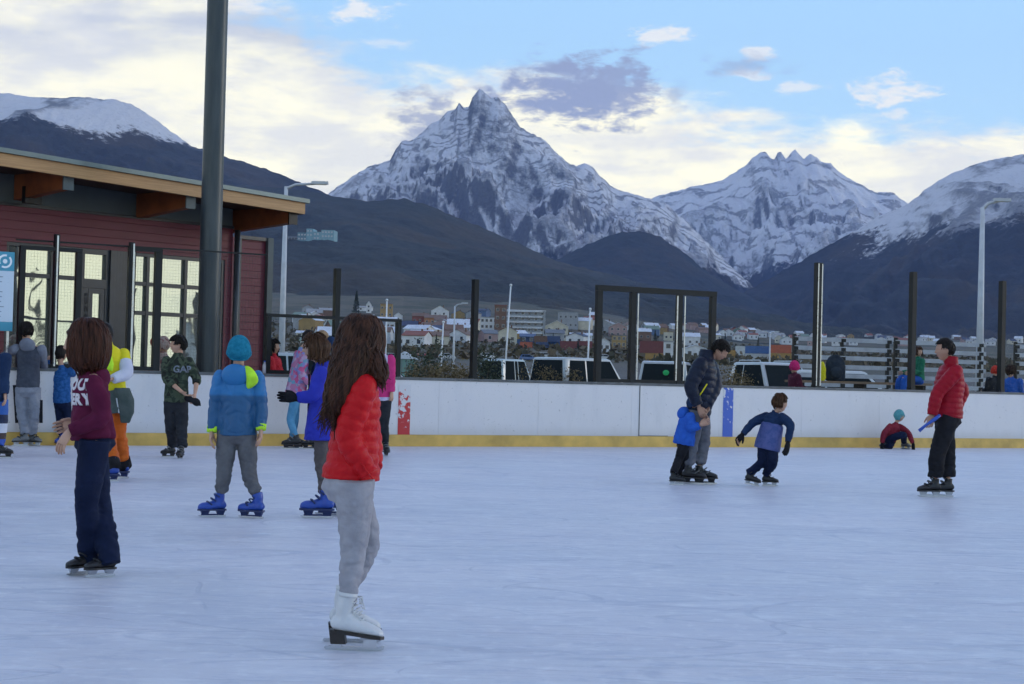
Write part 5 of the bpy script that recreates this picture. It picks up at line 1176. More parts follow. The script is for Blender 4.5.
    def decal(s, target, text, m, centre, right, up, nrm, size, ext=.002, bold=.012, name='lettering', spacing=1.0):
        cu = bpy.data.curves.new('txt', 'FONT'); cu.body = text; cu.size = size; cu.align_x = 'CENTER'; cu.align_y = 'CENTER'; cu.offset = bold*size; cu.space_character = spacing; cu.space_line = .95; cu.resolution_u = 3
        o = bpy.data.objects.new('tmp', cu); C.objects.link(o); dg = bpy.context.evaluated_depsgraph_get(); dg.update(); me = bpy.data.meshes.new_from_object(o.evaluated_get(dg)); bpy.data.objects.remove(o)
        bm = bmesh.new(); bm.from_mesh(me); bmesh.ops.triangulate(bm, faces=bm.faces)
        for _ in range(4):
            ed = [e for e in bm.edges if e.calc_length() > .012]
            if not ed: break
            bmesh.ops.subdivide_edges(bm, edges=ed, cuts=1); bmesh.ops.triangulate(bm, faces=bm.faces)
        from mathutils.bvhtree import BVHTree
        tm = target.data; T_ = BVHTree.FromPolygons([v.co for v in tm.vertices], [tuple(f.vertices) for f in tm.polygons]); c0 = s.T @ centre
        for v in bm.verts:
            q = c0+right*v.co.x+up*v.co.y; h_ = T_.ray_cast(q+nrm*.25, -nrm)
            v.co = (h_[0] if h_[0] is not None else q)+nrm*ext
        bmesh.ops.solidify(bm, geom=bm.faces[:], thickness=-.0012)
        bm.to_mesh(me); bm.free(); s_ = link(name, me, m, target); return s_
def ank(g, sc, dx=0, dy=0): return g+Vector((dx, dy, .17*sc))
# ================= the people, nearest first
def ankles(s, dirs, scale=1.0, lift=(0, 0), hz_=.72, shift=((0, 0), (0, 0))):
    L_ = s.S*.155*scale; out = []
    for k in (0, 1):
        t_ = Vector((math.cos(R(dirs[k])), math.sin(R(dirs[k])), 0)); side = Vector((-t_.y, t_.x, 0))
        out.append(s.g[k]-t_*L_*.27+Vector((0, 0, s.z0+lift[k]+hz_*L_))+t_*shift[k][0]+side*shift[k][1])
    return out
m_blade = mat('skate_blade_steel', (.6, .62, .65), .22, metal=.95); m_wleath = mat('white_leather', (.66, .66, .66), .42, .0012, 60, .08, 12); m_sole = mat('dark_brown_sole', (.02, .015, .014), .4)
m_lace = mat('white_lace', (.62, .62, .62), .8); m_bplas = mat('blue_skate_plastic', (.022, .07, .36), .38, .0006, 50, .15, 10); m_bdark = mat('navy_skate_plastic', (.012, .025, .10), .4); m_blk = mat('black_skate_leather', (.014, .014, .016), .45, .001, 60, .2, 10)
m_gsk = mat('grey_skate_shell', (.14, .15, .16), .45, .001, 60, .3, 8); m_hold = mat('white_blade_holder', (.5, .52, .55), .4)
SK_F = dict(boot=m_wleath, sole=m_sole, blade=m_blade, lace=m_lace); SK_B = dict(boot=m_bplas, sole=m_bdark, blade=m_blade, holder=m_bdark, lace=m_bdark)
SK_K = dict(boot=m_blk, sole=m_blk, blade=m_blade, holder=m_hold, lace=m_blk); SK_D = dict(boot=m_blk, sole=m_blk, blade=m_blade, holder=m_blk, lace=m_gsk); SK_G = dict(boot=m_gsk, sole=m_blk, blade=m_blade, holder=m_hold, lace=m_blk)
def hairmass(s, m, secs, name='hair', wob=.008, parent=None, vox=.011):
    mb = MB(); out = []
    pts = [(s.p(x, y, dy), w, d) for x, y, dy, w, d in secs]
    for i, (c, w, d) in enumerate(pts):
        t_ = (pts[min(i+1, len(pts)-1)][0]-pts[max(i-1, 0)][0]).normalized(); ax = Vector((1, 0, 0)); ax = (ax-t_*ax.dot(t_)).normalized(); ay = t_.cross(ax)
        out.append((c, ax*w, ay*d))
    q = []
    for i in range(len(out)-1):
        for k in range(4):
            f_ = k/4; q.append(tuple(out[i][j].lerp(out[i+1][j], f_) for j in range(3)))
    q.append(out[-1]); mb.sections(q, 26); me = fuse(mb, vox, 8)
    displace(me, lambda c: wob*fnoise(c*np.array([1, 1, .25]), 28, 2, 2)+wob*fnoise(c, 7, 4, 2)); return s.add(name, me, m, parent)
D_ = math.radians
def masslocks(s, m, secs, n, r_=.006, wave=.006, freq=2.0, seed=0, name='hair_locks', out=1.03, tip=.05, sag=(0, 0, -1), crown=0.0):
    # strands that follow the outside of a hair mass from the crown to its ends
    r = np.random.default_rng(seed); pts = [(s.p(x, y, dy), w, d) for x, y, dy, w, d in secs]; K = len(pts); fr = []
    for i, (c, w, d) in enumerate(pts):
        t_ = (pts[min(i+1, K-1)][0]-pts[max(i-1, 0)][0]).normalized(); ax = Vector((1, 0, 0)); ax = (ax-t_*ax.dot(t_)).normalized(); fr.append((c, ax*w, t_.cross(ax)*d, t_))
    mb = MB()
    for k in range(n):
        a = r.uniform(0, 2*PI); s0 = r.uniform(.15, K*.45)*(r.random()**.5 if r.random() < .5 else 1); L_ = r.uniform(K*.35, K*.75); s1 = min(K-1-.35*r.random(), s0+L_); o_ = out+.05*r.random(); ph = r.random()*6; N = 18; P_ = []; da = r.normal()*.25; w_ = wave*(.5+r.random())
        for q in range(N+1):
            u = s0+(s1-s0)*q/N; j = min(K-2, int(u)); f_ = u-j; c, x_, y_, t_ = (fr[j][z].lerp(fr[j+1][z], f_) for z in range(4)); aa = a+da*q/N
            wv = w_*math.sin(ph+freq*2*PI*q/N)*(q/N)**.7; P_.append(c+x_*math.cos(aa)*o_+y_*math.sin(aa)*o_+t_.cross(x_*math.cos(aa)+y_*math.sin(aa)).normalized()*wv+(x_*math.cos(aa)+y_*math.sin(aa))*(wv*2.0+(-.02 if q == 0 else 0)))
        if s1 > K-2.2:
            d = (P_[-1]-P_[-3]).normalized(); e_ = tip*r.random(); P_ += [P_[-1]+d*e_*.5+Vector(sag)*e_*.15, P_[-1]+d*e_+Vector(sag)*e_*.4+Vector(r.normal(size=3))*.006]
        rr = r_*(.6+.8*r.random()); M_ = len(P_); mb.tube(P_, [rr*(.4+.6*min(1, q/3)) if q < M_-5 else rr*(1-.82*(q-M_+5)/4) for q in range(M_)], 5)
    return s.add(name, mb.mesh(fix=False), m)
# ---- 1: girl in the red puffer jacket
m_redp = fabric('red_puffer_nylon', (.50, .008, .013), (.58, .013, .018), 5, .006, 30, .42, .1, 120); m_greys = fabric('grey_sweatpants', (.32, .31, .335), (.38, .37, .40), 14, .008, 12, .9, .3)
H_P1 = hairmat('hair_warm_brown', (.022, .010, .007), (.075, .032, .019))
def p_red_girl():
    s = Fig('long haired girl in red puffer jacket and grey sweatpants, nearest skater', 1.42, 18, [(354, 642), (356, 650)], (351, 474), (359, 371), (361, 342), hyaw=42, hh=.205, sw=.135, vox=.0065, skin_c=SK1)
    dirs = (4, -3); an = ankles(s, dirs, 1.03, hz_=.85, shift=((.01, 0), (.015, 0)))
    s.body([(s.p(370, 430, .22), s.p(373, 468, .12)), (s.p(345, 437, -.13), s.p(369, 474, -.12))], [(s.p(369, 543, .10), an[0]), (s.p(354, 548, -.02), an[1])])
    secs = [(-.05, .084, .088, 0), (-.0, .090, .092, 0), (.15, .084, .080, .002), (.4, .080, .074, .002), (.65, .092, .078, -.002), (.82, .096, .070, -.006), (.93, .084, .052, -.006), (1.0, .044, .040, 0), (1.05, .036, .036, 0)]
    j = s.top(m_redp, secs, quilt=.050, arm=(.043, .037, .030), wr=.0035, ws=9, collar=.034, coll_h=.045)
    for k in (1,):
        pk = s.arms[k][1]; 
    s.add('pocket_seam', MB().tube([s.p(361, 462, -.175), s.p(366, 470, -.18), s.p(373, 479, -.165)], .004, 6).mesh(), m_redp, j)
    s.pants(m_greys, leg=(.064, .044, .030), hipw=(.086, .083), wr=.009, ws=8, bag=.15, cut=.03)
    for k in (0, 1): 
        kn, a = s.legs[k]; d = (kn-a).normalized(); s.add('ankle_cuff', MB().tube([a+d*.012, a+d*.03, a+d*.058], [.040, .043, .040], 18).mesh(), m_greys)
    s.skates('figure', SK_F, dirs, 1.03)
    s.cap(H_P1, .05, name='hair', wob=.008)
    hs = [(363, 313.5, 0, .020, .020), (363, 315.5, 0, .050, .050), (362.5, 320, 0, .074, .072), (362, 328, 0, .092, .090), (360.5, 340, 0, .101, .101), (358.5, 351, -.01, .102, .108), (356, 362, -.03, .098, .112), (353, 372, -.05, .094, .110), (348.5, 381, -.07, .086, .10), (343, 390, -.08, .072, .088), (338.5, 398, -.09, .058, .075), (334.5, 405, -.09, .045, .062), (331, 412, -.09, .028, .045)]
    hairmass(s, H_P1, hs, 'hair_mass', vox=.009)
    h2 = [(371, 352, -.04, .03, .05), (375, 360, -.06, .038, .055), (378, 368, -.09, .038, .05), (380, 375, -.11, .033, .04), (381, 382, -.12, .018, .02)]
    hairmass(s, H_P1, h2, 'front_hair', vox=.009); masslocks(s, H_P1, h2, 60, .006, .007, 1.5, 5, 'front_locks', tip=.04)
    masslocks(s, H_P1, hs, 480, .0055, .019, 2.2, 3, tip=.10); masslocks(s, H_BR, hs[3:], 90, .0045, .011, 2.4, 8, 'lighter_strands', 1.06, tip=.07)
p_red_girl()
# ---- 2: girl in the maroon sweatshirt
m_marn = fabric('maroon_sweatshirt', (.085, .010, .035), (.11, .014, .045), 6, .008, 14, .92, .25); m_navyp = fabric('navy_track_pants', (.006, .011, .034), (.010, .017, .048), 6, .007, 12, .8, .15); m_letter = mat('white_print', (.66, .62, .66), .7)
def p_maroon():
    s = Fig('girl in maroon sweatshirt with white lettering and flared navy trousers, second nearest', 1.44, 201, [(81, 575), (100, 577)], (93, 436), (90, 372), (82, 343), hyaw=190, hpitch=8, hh=.21, vox=.0075, skin_c=SK1)
    dirs = (226, 218); an = ankles(s, dirs, .85, hz_=.72)
    s.body([(s.p(104, 418, -.16), s.p(70, 431, -.18)), (s.p(94, 415, .20), s.p(78, 424, .20))], [(s.p(86, 505, -.05), an[0]), (s.p(99, 505, .08), an[1])], hands=(1, 1), curl=.55, handdir=(Vector((-.5, -.15, -.85)), Vector((-.9, 0, -.15))), palm=(Vector((.5, .6, 0)), Vector((0, -1, -.3))))
    secs = [(-.06, .090, .088, 0), (-.01, .096, .094, 0), (.12, .094, .092, 0), (.4, .090, .078, .002), (.65, .096, .078, 0), (.82, .100, .070, 0), (.93, .082, .052, 0), (1.0, .05, .046, 0), (1.05, .045, .045, 0)]
    j = s.top(m_marn, secs, arm=(.042, .040, .028), wr=.010, ws=5, collar=.04, cuff=m_marn, cuffback=.02)
    # hood lying on the back
    hm_ = MB().ball(s.neck+Vector((.06, .02, -.03)), Vector((.05, 0, -.03)), Vector((0, .10, 0)), Vector((.02, 0, .06))); s.add('hood', modded(hm_.mesh(), ('SUBSURF', dict(levels=1))), m_marn, j)
    nr = Vector((-.72, -.69, 0)).normalized(); rgt = Vector((.69, -.72, 0)).normalized(); upv = (s.up+rgt*.12).normalized()
    s.decal(j, 'OUT', m_letter, s.p(74.5, 385, -.14), rgt, upv, nr, .088, bold=.05, spacing=1.1)
    s.decal(j, 'ERY', m_letter, s.p(73, 400, -.14), rgt, upv, nr, .088, bold=.05, spacing=1.1)
    p = s.pants(m_navyp, leg=(.064, .050, .046), flare=.040, hipw=(.084, .084), wr=.010, ws=6, cut=-.075)
    s.add('thigh_print', MB().bar(s.p(86, 461, -.15), s.p(90, 461.3, -.15), .003, .010).mesh(), m_letter, p, False)
    s.skates('low', dict(SK_K, holder=m_blade), dirs, .85)
    s.cap(H_RB, .075, name='hair', wob=.012)
    hs = [(88, 317, 0, .020, .020), (88, 319, 0, .054, .051), (88, 323, 0, .080, .079), (88.5, 330, 0, .102, .093), (89, 338, 0, .113, .104), (89, 347, 0, .117, .110), (89, 355, 0, .115, .110), (89.5, 362, 0, .104, .106), (90, 368, 0, .085, .09), (90, 372, 0, .05, .06)]
    hairmass(s, H_RB, hs, 'hair_mass', vox=.009); masslocks(s, H_RB, hs, 440, .006, .006, 1.6, 4, tip=.085)
p_maroon()
# ---- 3: child with the teal hat
m_tealj, t, b = nmat('two_tone_blue_jacket', .55); g_ = t.n('TexCoord'); sp_ = t.n('SeparateXYZ'); t.L.new(g_.outputs['Object'], sp_.inputs[0]); n_ = t.noise(g_.outputs['Object'], 9, 3)
k_ = t.rng(t.m('ADD', sp_.outputs[2], t.m('MULTIPLY', n_, .02)), 1.00, 1.03)
t.L.new(t.mix(k_, (.010, .085, .21), (.015, .16, .40)), b.inputs['Base Color']); bp_ = t.n('Bump'); bp_.inputs['Distance'].default_value = .008; t.L.new(t.noise(g_.outputs['Object'], 14, 3, .5, 1), bp_.inputs['Height']); t.L.new(bp_.outputs[0], b.inputs['Normal'])
m_knit = fabric('teal_knit', (.01, .15, .25), (.02, .21, .33), 30, .004, 90, .95, .4); m_lime = fabric('lime_fabric', (.42, .72, .04), None, 8, .003); m_greyp = fabric('grey_trousers', (.105, .105, .115), (.14, .14, .15), 9, .006, 14)
def p_teal():
    s = Fig('child in blue jacket with teal knit hat and lime hood seen from behind', 1.42, 94, [(212, 517), (251, 518)], (237, 428), (239, 370), (239, 352), hyaw=100, hh=.225, vox=.008)
    dirs = (205, 160); an = ankles(s, dirs, 1.0, hz_=.75)
    s.body([(s.p(215, 405, 0), s.p(212, 430, -.05)), (s.p(261.5, 405, 0), s.p(261, 428, -.05))], [(s.p(224, 474, -.02), an[0]), (s.p(249, 475, 0), an[1])], hands=(1, 1), curl=.6)
    secs = [(-.13, .118, .094, 0), (0, .114, .092, 0), (.3, .106, .086, 0), (.6, .106, .080, 0), (.8, .100, .070, 0), (.92, .080, .052, 0), (1.0, .05, .046, 0), (1.04, .04, .04, 0)]
    j = s.top(m_tealj, secs, arm=(.045, .040, .032), wr=.012, ws=5, collar=.04, cuff=m_lime, cuffback=.0)
    hd = MB().ball(s.neck+Vector((-.015, -.085, -.045)), Vector((.12, 0, 0)), Vector((0, .065, .02)), Vector((0, -.03, .095))); s.add('hood', modded(hd.mesh(), ('SUBSURF', dict(levels=1))), m_tealj, j)
    lm = MB().sections([(s.p(246, 366, -.09), Vector((.022, 0, 0)), Vector((0, .02, .01))), (s.p(250, 371, -.12), Vector((.040, 0, 0)), Vector((0, .022, .02))), (s.p(253, 378, -.115), Vector((.058, 0, -.02)), Vector((0, .024, .02))), (s.p(251, 384, -.09), Vector((.04, 0, -.01)), Vector((0, .02, .01))), (s.p(248, 389, -.075), Vector((.018, 0, 0)), Vector((0, .01, .0)))], 16)
    s.add('lime_hood_panel', modded(lm.mesh(), ('SUBSURF', dict(levels=2))), m_lime, j)
    s.pants(m_greyp, leg=(.062, .049, .041), hipw=(.09, .08), wr=.012, ws=7, cut=.06, bag=.1)
    s.skates('plastic', SK_B, dirs, 1.05)
    s.beanie(m_knit, m_knit, off=.10)
p_teal()
# ---- 4: child in the royal blue coat
m_royal = fabric('royal_blue_coat', (.028, .035, .36), (.036, .048, .45), 6, .008, 12, .7); m_taupe = fabric('taupe_trousers', (.085, .075, .075), (.12, .10, .10), 8, .006, 14); m_black = fabric('black_cloth', (.010, .010, .013), (.018, .018, .022), 8, .006, 14)
def p_royal():
    s = Fig('brown haired child in royal blue coat reaching out a black gloved hand', 1.43, 180, [(317, 518), (331, 515)], (322, 424), (323, 366), (315, 348), hyaw=184, hpitch=5, hh=.215, vox=.008)
    dirs = (184, 180); an = ankles(s, dirs, 1.1, hz_=.72)
    s.body([(s.p(314, 396, -.16), s.p(297, 398, -.16)), (s.p(330, 396, .2), s.p(326, 415, .15))], [(s.p(321, 466, -.05), an[0]), (s.p(331, 466, .1), an[1])], hands=(0, 1), curl=.5)
    secs = [(-.28, .118, .108, 0), (-.1, .110, .102, 0), (.1, .092, .090, 0), (.4, .088, .080, 0), (.65, .094, .078, 0), (.82, .098, .070, 0), (.93, .08, .05, 0), (1.0, .05, .046, 0), (1.05, .045, .045, 0)]
    j = s.top(m_royal, secs, arm=(.047, .042, .032), wr=.009, ws=5, collar=.045, cuffback=.0)
    s.add('black_lining', MB().bar(s.p(309.5, 436, -.05), s.p(309, 374, -.05), .03, .012).mesh(), m_black, j, False)
    s.glove(0, m_black, Vector((-1, -.1, .05)), .35)
    s.pants(m_taupe, leg=(.042, .040, .032), wr=.010, ws=8, bag=.35, cut=.06, hipw=(.07, .065))
    s.skates('plastic', SK_B, dirs, 1.25)
    ln = lambda th: np.where(np.abs(th) < .75, .62, np.where(np.abs(th) < 1.2, .1, -.62))
    s.cap(H_BR, .10, ln, wob=.015); s.tufts(H_BR, 260, .2, 3, lambda th: .62 if abs(th) < .75 else (.1 if abs(th) < 1.2 else -.6), r_=.02, out=.12)
    rt = [(D_(a), b) for a, b in ((65, .35), (95, .3), (130, .3), (170, .3), (205, .3))]
    s.locks(H_BR, rt, [s.p(*e) for e in ((309, 357, -.09), (315, 361, -.10), (321, 362, -.09), (328, 360, -.03), (329, 358, .05))], 140, .008, .004, 1.5, 6)
p_royal()
# ---- 5: boy in the green camouflage hoodie
m_camo, t, b = nmat('green_camouflage', .9); g_ = t.n('TexCoord'); n1_ = t.noise(g_.outputs['Object'], 9, 3, .6, .5); n2_ = t.noise(t.map(g_.outputs['Object'], loc=(3, 2, 1)), 11, 3, .6, .5)
t.L.new(t.mix(t.rng(n2_, .52, .56), t.mix(t.rng(n1_, .47, .51), (.020, .034, .020), (.055, .075, .045)), (.010, .014, .010)), b.inputs['Base Color'])
m_dkp = fabric('charcoal_trousers', (.020, .022, .028), (.03, .033, .04), 8, .007, 12); m_lgp = fabric('light_grey_print', (.17, .19, .23), None, 30, .001)
def p_camo():
    s = Fig('dark haired boy in green camouflage hoodie and black trousers by the mast', 1.62, 248, [(180, 459), (168, 457)], (176, 400), (178, 356), (178, 345), hyaw=205, hh=.235, vox=.010)
    dirs = (262, 215); an = ankles(s, dirs, 1.0)
    s.body([(s.p(197, 379, -.02), s.p(195, 394, -.15)), (s.p(166, 379, -.08), s.p(182, 392, -.22))], [(s.p(182, 427, -.05), an[0]), (s.p(171, 427, 0), an[1])], hands=(1, 1), curl=.8)
    j = s.top(m_camo, [(-.06, .112, .082, 0), (.1, .112, .082, 0), (.4, .104, .072, 0), (.7, .108, .07, 0), (.84, .104, .062, 0), (.93, .08, .05, 0), (1.0, .05, .045, 0), (1.04, .045, .045, 0)], arm=(.046, .042, .034), wr=.010, ws=5, cuffback=.16, collar=.042)
    nr = Vector((-.25, -.97, 0)).normalized(); s.decal(j, 'GAP', m_lgp, s.p(181, 369.5, -.15), Vector((.97, -.25, 0)).normalized(), Vector((0, 0, 1)), nr, .125, bold=.03, ext=.004)
    s.pants(m_dkp, leg=(.060, .050, .046), wr=.014, ws=5, cut=-.03, hipw=(.1, .08))
    s.skates('low', SK_D, dirs, .85); ln = lambda th: np.where(np.abs(th) < .9, .45, np.where(np.abs(th) < 1.7, .12, -.4))
    s.cap(H_BK, .085, ln, wob=.02, lift=.04); s.tufts(H_BK, 160, .2, 5, lambda th: .45 if abs(th) < .9 else (.1 if abs(th) < 1.7 else -.4), r_=.03, out=.10)
    # black gloves in the hand
    mb = MB().ball(s.p(189, 399, -.27), Vector((.07, 0, -.02)), Vector((0, .04, 0)), Vector((.01, 0, .045))).ball(s.p(196, 402, -.27), Vector((.06, 0, -.03)), Vector((0, .04, 0)), Vector((.02, 0, .05)))
    for k in range(4): mb.tube([s.p(196, 402, -.27), s.p(200+k*.3, 401+k*1.6, -.27)], .012, 6)
    o = link('held_gloves', fuse(mb, .009, 3), m_black, None, True); o.data.transform(Matrix.Translation(-s.p(192, 401, -.27))); o.location = s.p(192, 401, -.27); tag(o, 'black gloves held by the boy in the camouflage hoodie', 'gloves')
p_camo()
# ---- 6: yellow top and orange trousers
m_yel = fabric('yellow_vest', (.62, .56, .02), (.70, .62, .03), 6, .006, 14); m_wh_s = fabric('white_sleeve', (.52, .54, .66), (.60, .62, .72), 6, .008, 14); m_orng = fabric('orange_ski_trousers', (.50, .10, .012), (.58, .13, .02), 7, .008, 12, .6); m_gg = fabric('grey_green_fleece', (.055, .075, .07), (.08, .10, .095), 7, .008, 12); m_neon = fabric('neon_fabric', (.45, .75, .04))
def p_yellow():
    s = Fig('person in yellow top and orange trousers half hidden behind the maroon sweatshirt girl', 1.60, 125, [(106, 481), (117, 478)], (113, 398), (108, 346), (104, 334), hyaw=140, hh=.225, vox=.010)
    dirs = (190, 175); an = ankles(s, dirs, 1.0)
    s.body([(s.p(98, 372, .1), s.p(95, 388, .0)), (s.p(127, 374, -.05), s.p(113, 379, -.18))], [(s.p(107, 432, 0), an[0]), (s.p(118, 432, .05), an[1])], hands=(1, 1), curl=.8)
    j = s.top(m_yel, [(-.02, .10, .075, 0), (.1, .10, .075, 0), (.4, .096, .07, 0), (.7, .102, .07, 0), (.84, .100, .06, 0), (.93, .078, .046, 0), (1.0, .04, .038, 0)], arm=(.047, .04, .03), wr=.008, ws=5, arms=False)
    mb = MB()
    for k in (0, 1):
        e_, w_ = s.arms[k]; s.limb(mb, s.sh[k].lerp(e_, .40), e_, w_, .046*1.6, .044*1.6, .033*1.6)
    s.add('white_sleeves', displace(fuse(mb, .009, 3), lambda c: .006*fnoise(c, 7, 2, 2)), m_wh_s)
    for k in (0, 1): mb = MB().ball(s.sh[k]-Vector((0, 0, .01)), .068); mb.tube([s.sh[k], s.sh[k].lerp(s.arms[k][0], .45)], [.066, .068], 14); s.add('yellow_sleeve_top', fuse(mb, .01, 4), m_yel, j)
    s.add('neon_armhole_panel', MB().sections([(s.p(110, 356, -.19), Vector((.02, 0, 0)), Vector((0, .02, 0))), (s.p(110, 364, -.2), Vector((.04, 0, 0)), Vector((0, .03, 0))), (s.p(110, 371, -.19), Vector((.03, 0, 0)), Vector((0, .02, 0)))], 12).mesh(), m_neon, j)
    s.pants(m_orng, leg=(.064, .056, .050), wr=.014, ws=5, cut=.02, hipw=(.10, .085))
    for k in (0, 1): kn, a = s.legs[k]; d = (kn-a).normalized(); s.add('black_gaiter', MB().tube([a-d*.06, a+d*.05], [.085, .08], 16).mesh(), m_black)
    mb = MB(); s.torso(mb, [(-.30, .10, .03, -.075), (-.2, .12, .05, -.06), (-.02, .108, .088, 0), (.14, .104, .082, 0)])
    mb.sections([(s.p(122, 388, -.1), Vector((.08, 0, 0)), Vector((0, .09, 0))), (s.p(126, 400, -.12), Vector((.09, 0, 0)), Vector((0, .08, 0))), (s.p(127, 412, -.12), Vector((.08, 0, 0)), Vector((0, .05, 0))), (s.p(125, 423, -.11), Vector((.05, 0, 0)), Vector((0, .03, 0)))], 18)
    s.add('jacket_tied_round_waist', displace(fuse(mb, .01, 4), lambda c: .012*fnoise(c*np.array([1, 1, .5]), 7, 2, 2)), m_gg)
    s.add('pocket_zip', MB().bar(s.p(116.5, 398, -.15), s.p(119, 413, -.15), .012).mesh(), m_hold, None, False)
    s.skates('plastic', SK_B, dirs, 1.1); s.cap(H_BK, .08); s.tufts(H_BK, 90, .2, 2)
p_yellow()
# ---- 7: boy in grey at the boards
m_gh = fabric('grey_hoodie', (.045, .052, .075), (.065, .075, .10), 6, .007, 14); m_ghs = fabric('pale_grey_sleeve', (.15, .165, .21), (.19, .21, .26), 8, .006, 14); m_lgt = fabric('light_grey_trousers', (.19, .21, .26), (.25, .27, .32), 8, .007, 12)
def p_grey():
    s = Fig('boy in grey hoodie and light grey trousers leaning on the boards at the left', 1.76, 92, [(20.5, 446), (34.5, 446)], (28, 386), (29, 344), (26, 331), hyaw=120, hh=.245, vox=.010)
    dirs = (215, 330); an = ankles(s, dirs, .9)
    s.body([(s.p(10, 352, .2), s.p(-6, 362, .35)), (s.p(43, 360, .15), s.p(45, 369, .45))], [(s.p(22, 414, 0), an[0]), (s.p(35, 414, 0), an[1])], hands=(1, 1))
    j = s.top(m_gh, [(-.04, .102, .08, 0), (.1, .102, .08, 0), (.4, .096, .07, 0), (.7, .106, .07, 0), (.84, .106, .06, 0), (.93, .08, .05, 0), (1.0, .045, .04, 0)], arm=(.044, .038, .030), wr=.010, ws=5, arms=False)
    mb = MB()
    for k in (0, 1): mb.ball(s.sh[k], .08); s.limb(mb, s.sh[k], *s.arms[k], .078, .066, .05)
    s.add('pale_sleeves', displace(fuse(mb, .010, 4), lambda c: .008*fnoise(c, 6, 2, 2)), m_ghs, j)
    s.add('hood', modded(MB().ball(s.neck+Vector((0, -.09, -.02)), Vector((.13, 0, 0)), Vector((0, .06, .01)), Vector((0, -.03, .11))).mesh(), ('SUBSURF', dict(levels=1))), m_ghs, j)
    p = s.pants(m_lgt, leg=(.058, .048, .042), wr=.012, ws=5, cut=.0, hipw=(.10, .08))
    s.add('side_stripe', MB().bar(s.p(14.5, 385, -.05), s.p(17, 423, -.02), .012, .05).mesh(), m_black, p, False); s.add('side_stripe', MB().bar(s.p(41, 400, -.02), s.p(41, 423, -.02), .012, .05).mesh(), m_black, p, False)
    s.skates('low', SK_G, dirs, .95); ln = lambda th: np.where(np.abs(th) < 1.0, .5, np.where(np.abs(th) < 1.75, .10, -.5)); s.cap(H_BK, .08, wob=.02, lift=.04); s.tufts(H_BK, 120, .18, 4, r_=.03, out=.09)
p_grey()
# ---- 8: cut by the left edge
m_navyj = fabric('navy_jacket', (.012, .028, .075), (.018, .04, .10), 6, .008, 12); m_strip, t, b = nmat('striped_trousers', .7); g_ = t.n('TexCoord'); sp_ = t.n('SeparateXYZ'); t.L.new(g_.outputs['Object'], sp_.inputs[0]); cr_ = t.n('ValToRGB'); cr_.color_ramp.interpolation = 'CONSTANT'
for i_, (p_, c_) in enumerate(((0, (.05, .03, .03)), (.22, (.02, .08, .40)), (.34, (.05, .03, .03)), (.45, (.55, .58, .68)), (.62, (.012, .02, .06)), (.78, (.02, .10, .38)))):
    e_ = cr_.color_ramp.elements[i_] if i_ < 2 else cr_.color_ramp.elements.new(p_); e_.position = p_; e_.color = (*c_, 1)
t.L.new(t.m('DIVIDE', sp_.outputs[2], .72), cr_.inputs[0]); t.L.new(cr_.outputs[0], b.inputs['Base Color'])
def p_edge():
    s = Fig('person in navy jacket and striped trousers cut by the left picture edge', 1.62, 95, [(-16, 457), (3, 458)], (-6, 398), (-8, 352), (-8, 338), hh=.23, vox=.012)
    dirs = (120, 30); an = ankles(s, dirs)
    s.body([(s.p(-24, 378), s.p(-22, 398)), (s.p(4, 376, -.05), s.p(5, 394, -.08))], [(s.p(-13, 428), an[0]), (s.p(1, 428), an[1])], hands=(1, 1))
    s.top(m_navyj, [(-.10, .11, .085, 0), (.4, .10, .08, 0), (.7, .106, .075, 0), (.84, .104, .065, 0), (.93, .08, .05, 0), (1.0, .045, .04, 0)], arm=(.048, .044, .036), wr=.01, ws=5)
    s.pants(m_strip, leg=(.060, .054, .052), wr=.01, ws=5, cut=-.03); s.skates('low', SK_D, dirs); s.cap(H_DK, .08); s.tufts(H_DK, 60)
p_edge()
# ---- 9: small child in blue at the boards
m_blch = fabric('blue_checked_jacket', (.012, .07, .22), (.03, .12, .34), 22, .006, 14)
def p_small_blue():
    s = Fig('child in blue jacket holding on to the boards beside the boy in grey', 1.38, 85, [(60, 446), (71, 445)], (61, 400), (61, 367), (61, 354), hyaw=70, hh=.235, vox=.011)
    dirs = (250, 300); an = ankles(s, dirs)
    s.body([(s.p(49, 373, .15), s.p(48, 362, .5)), (s.p(73, 374, .1), s.p(72, 366, .45))], [(s.p(59, 423), an[0]), (s.p(68, 423), an[1])], hands=(1, 1))
    s.top(m_blch, [(-.10, .115, .09, 0), (.4, .108, .085, 0), (.7, .11, .08, 0), (.84, .106, .07, 0), (.93, .085, .055, 0), (1.0, .05, .045, 0)], arm=(.05, .046, .038), wr=.01, ws=6)
    s.pants(m_navyp, leg=(.058, .046, .04), wr=.01, ws=6); s.skates('plastic', SK_B, dirs, 1.05); s.cap(H_BK, .09, wob=.02); s.tufts(H_BK, 90, r_=.03)
p_small_blue()
# ---- 10: floral jacket, light blue leggings
m_flor, t, b = nmat('floral_jacket', .7); g_ = t.n('TexCoord'); vo_ = t.n('TexVoronoi'); vo_.inputs['Scale'].default_value = 17; t.L.new(g_.outputs['Object'], vo_.inputs['Vector']); rp_ = t.n('ValToRGB'); rp_.color_ramp.interpolation = 'CONSTANT'
for i_, (p_, c_) in enumerate(((0, (.40, .16, .30)), (.3, (.22, .22, .48)), (.5, (.42, .30, .44)), (.7, (.50, .08, .22)), (.85, (.14, .30, .42)))):
    e_ = rp_.color_ramp.elements[i_] if i_ < 2 else rp_.color_ramp.elements.new(p_); e_.position = p_; e_.color = (*c_, 1)
sr_ = t.n('SeparateColor'); t.L.new(vo_.outputs['Color'], sr_.inputs[0]); t.L.new(sr_.outputs[0], rp_.inputs[0]); t.L.new(rp_.outputs[0], b.inputs['Base Color'])
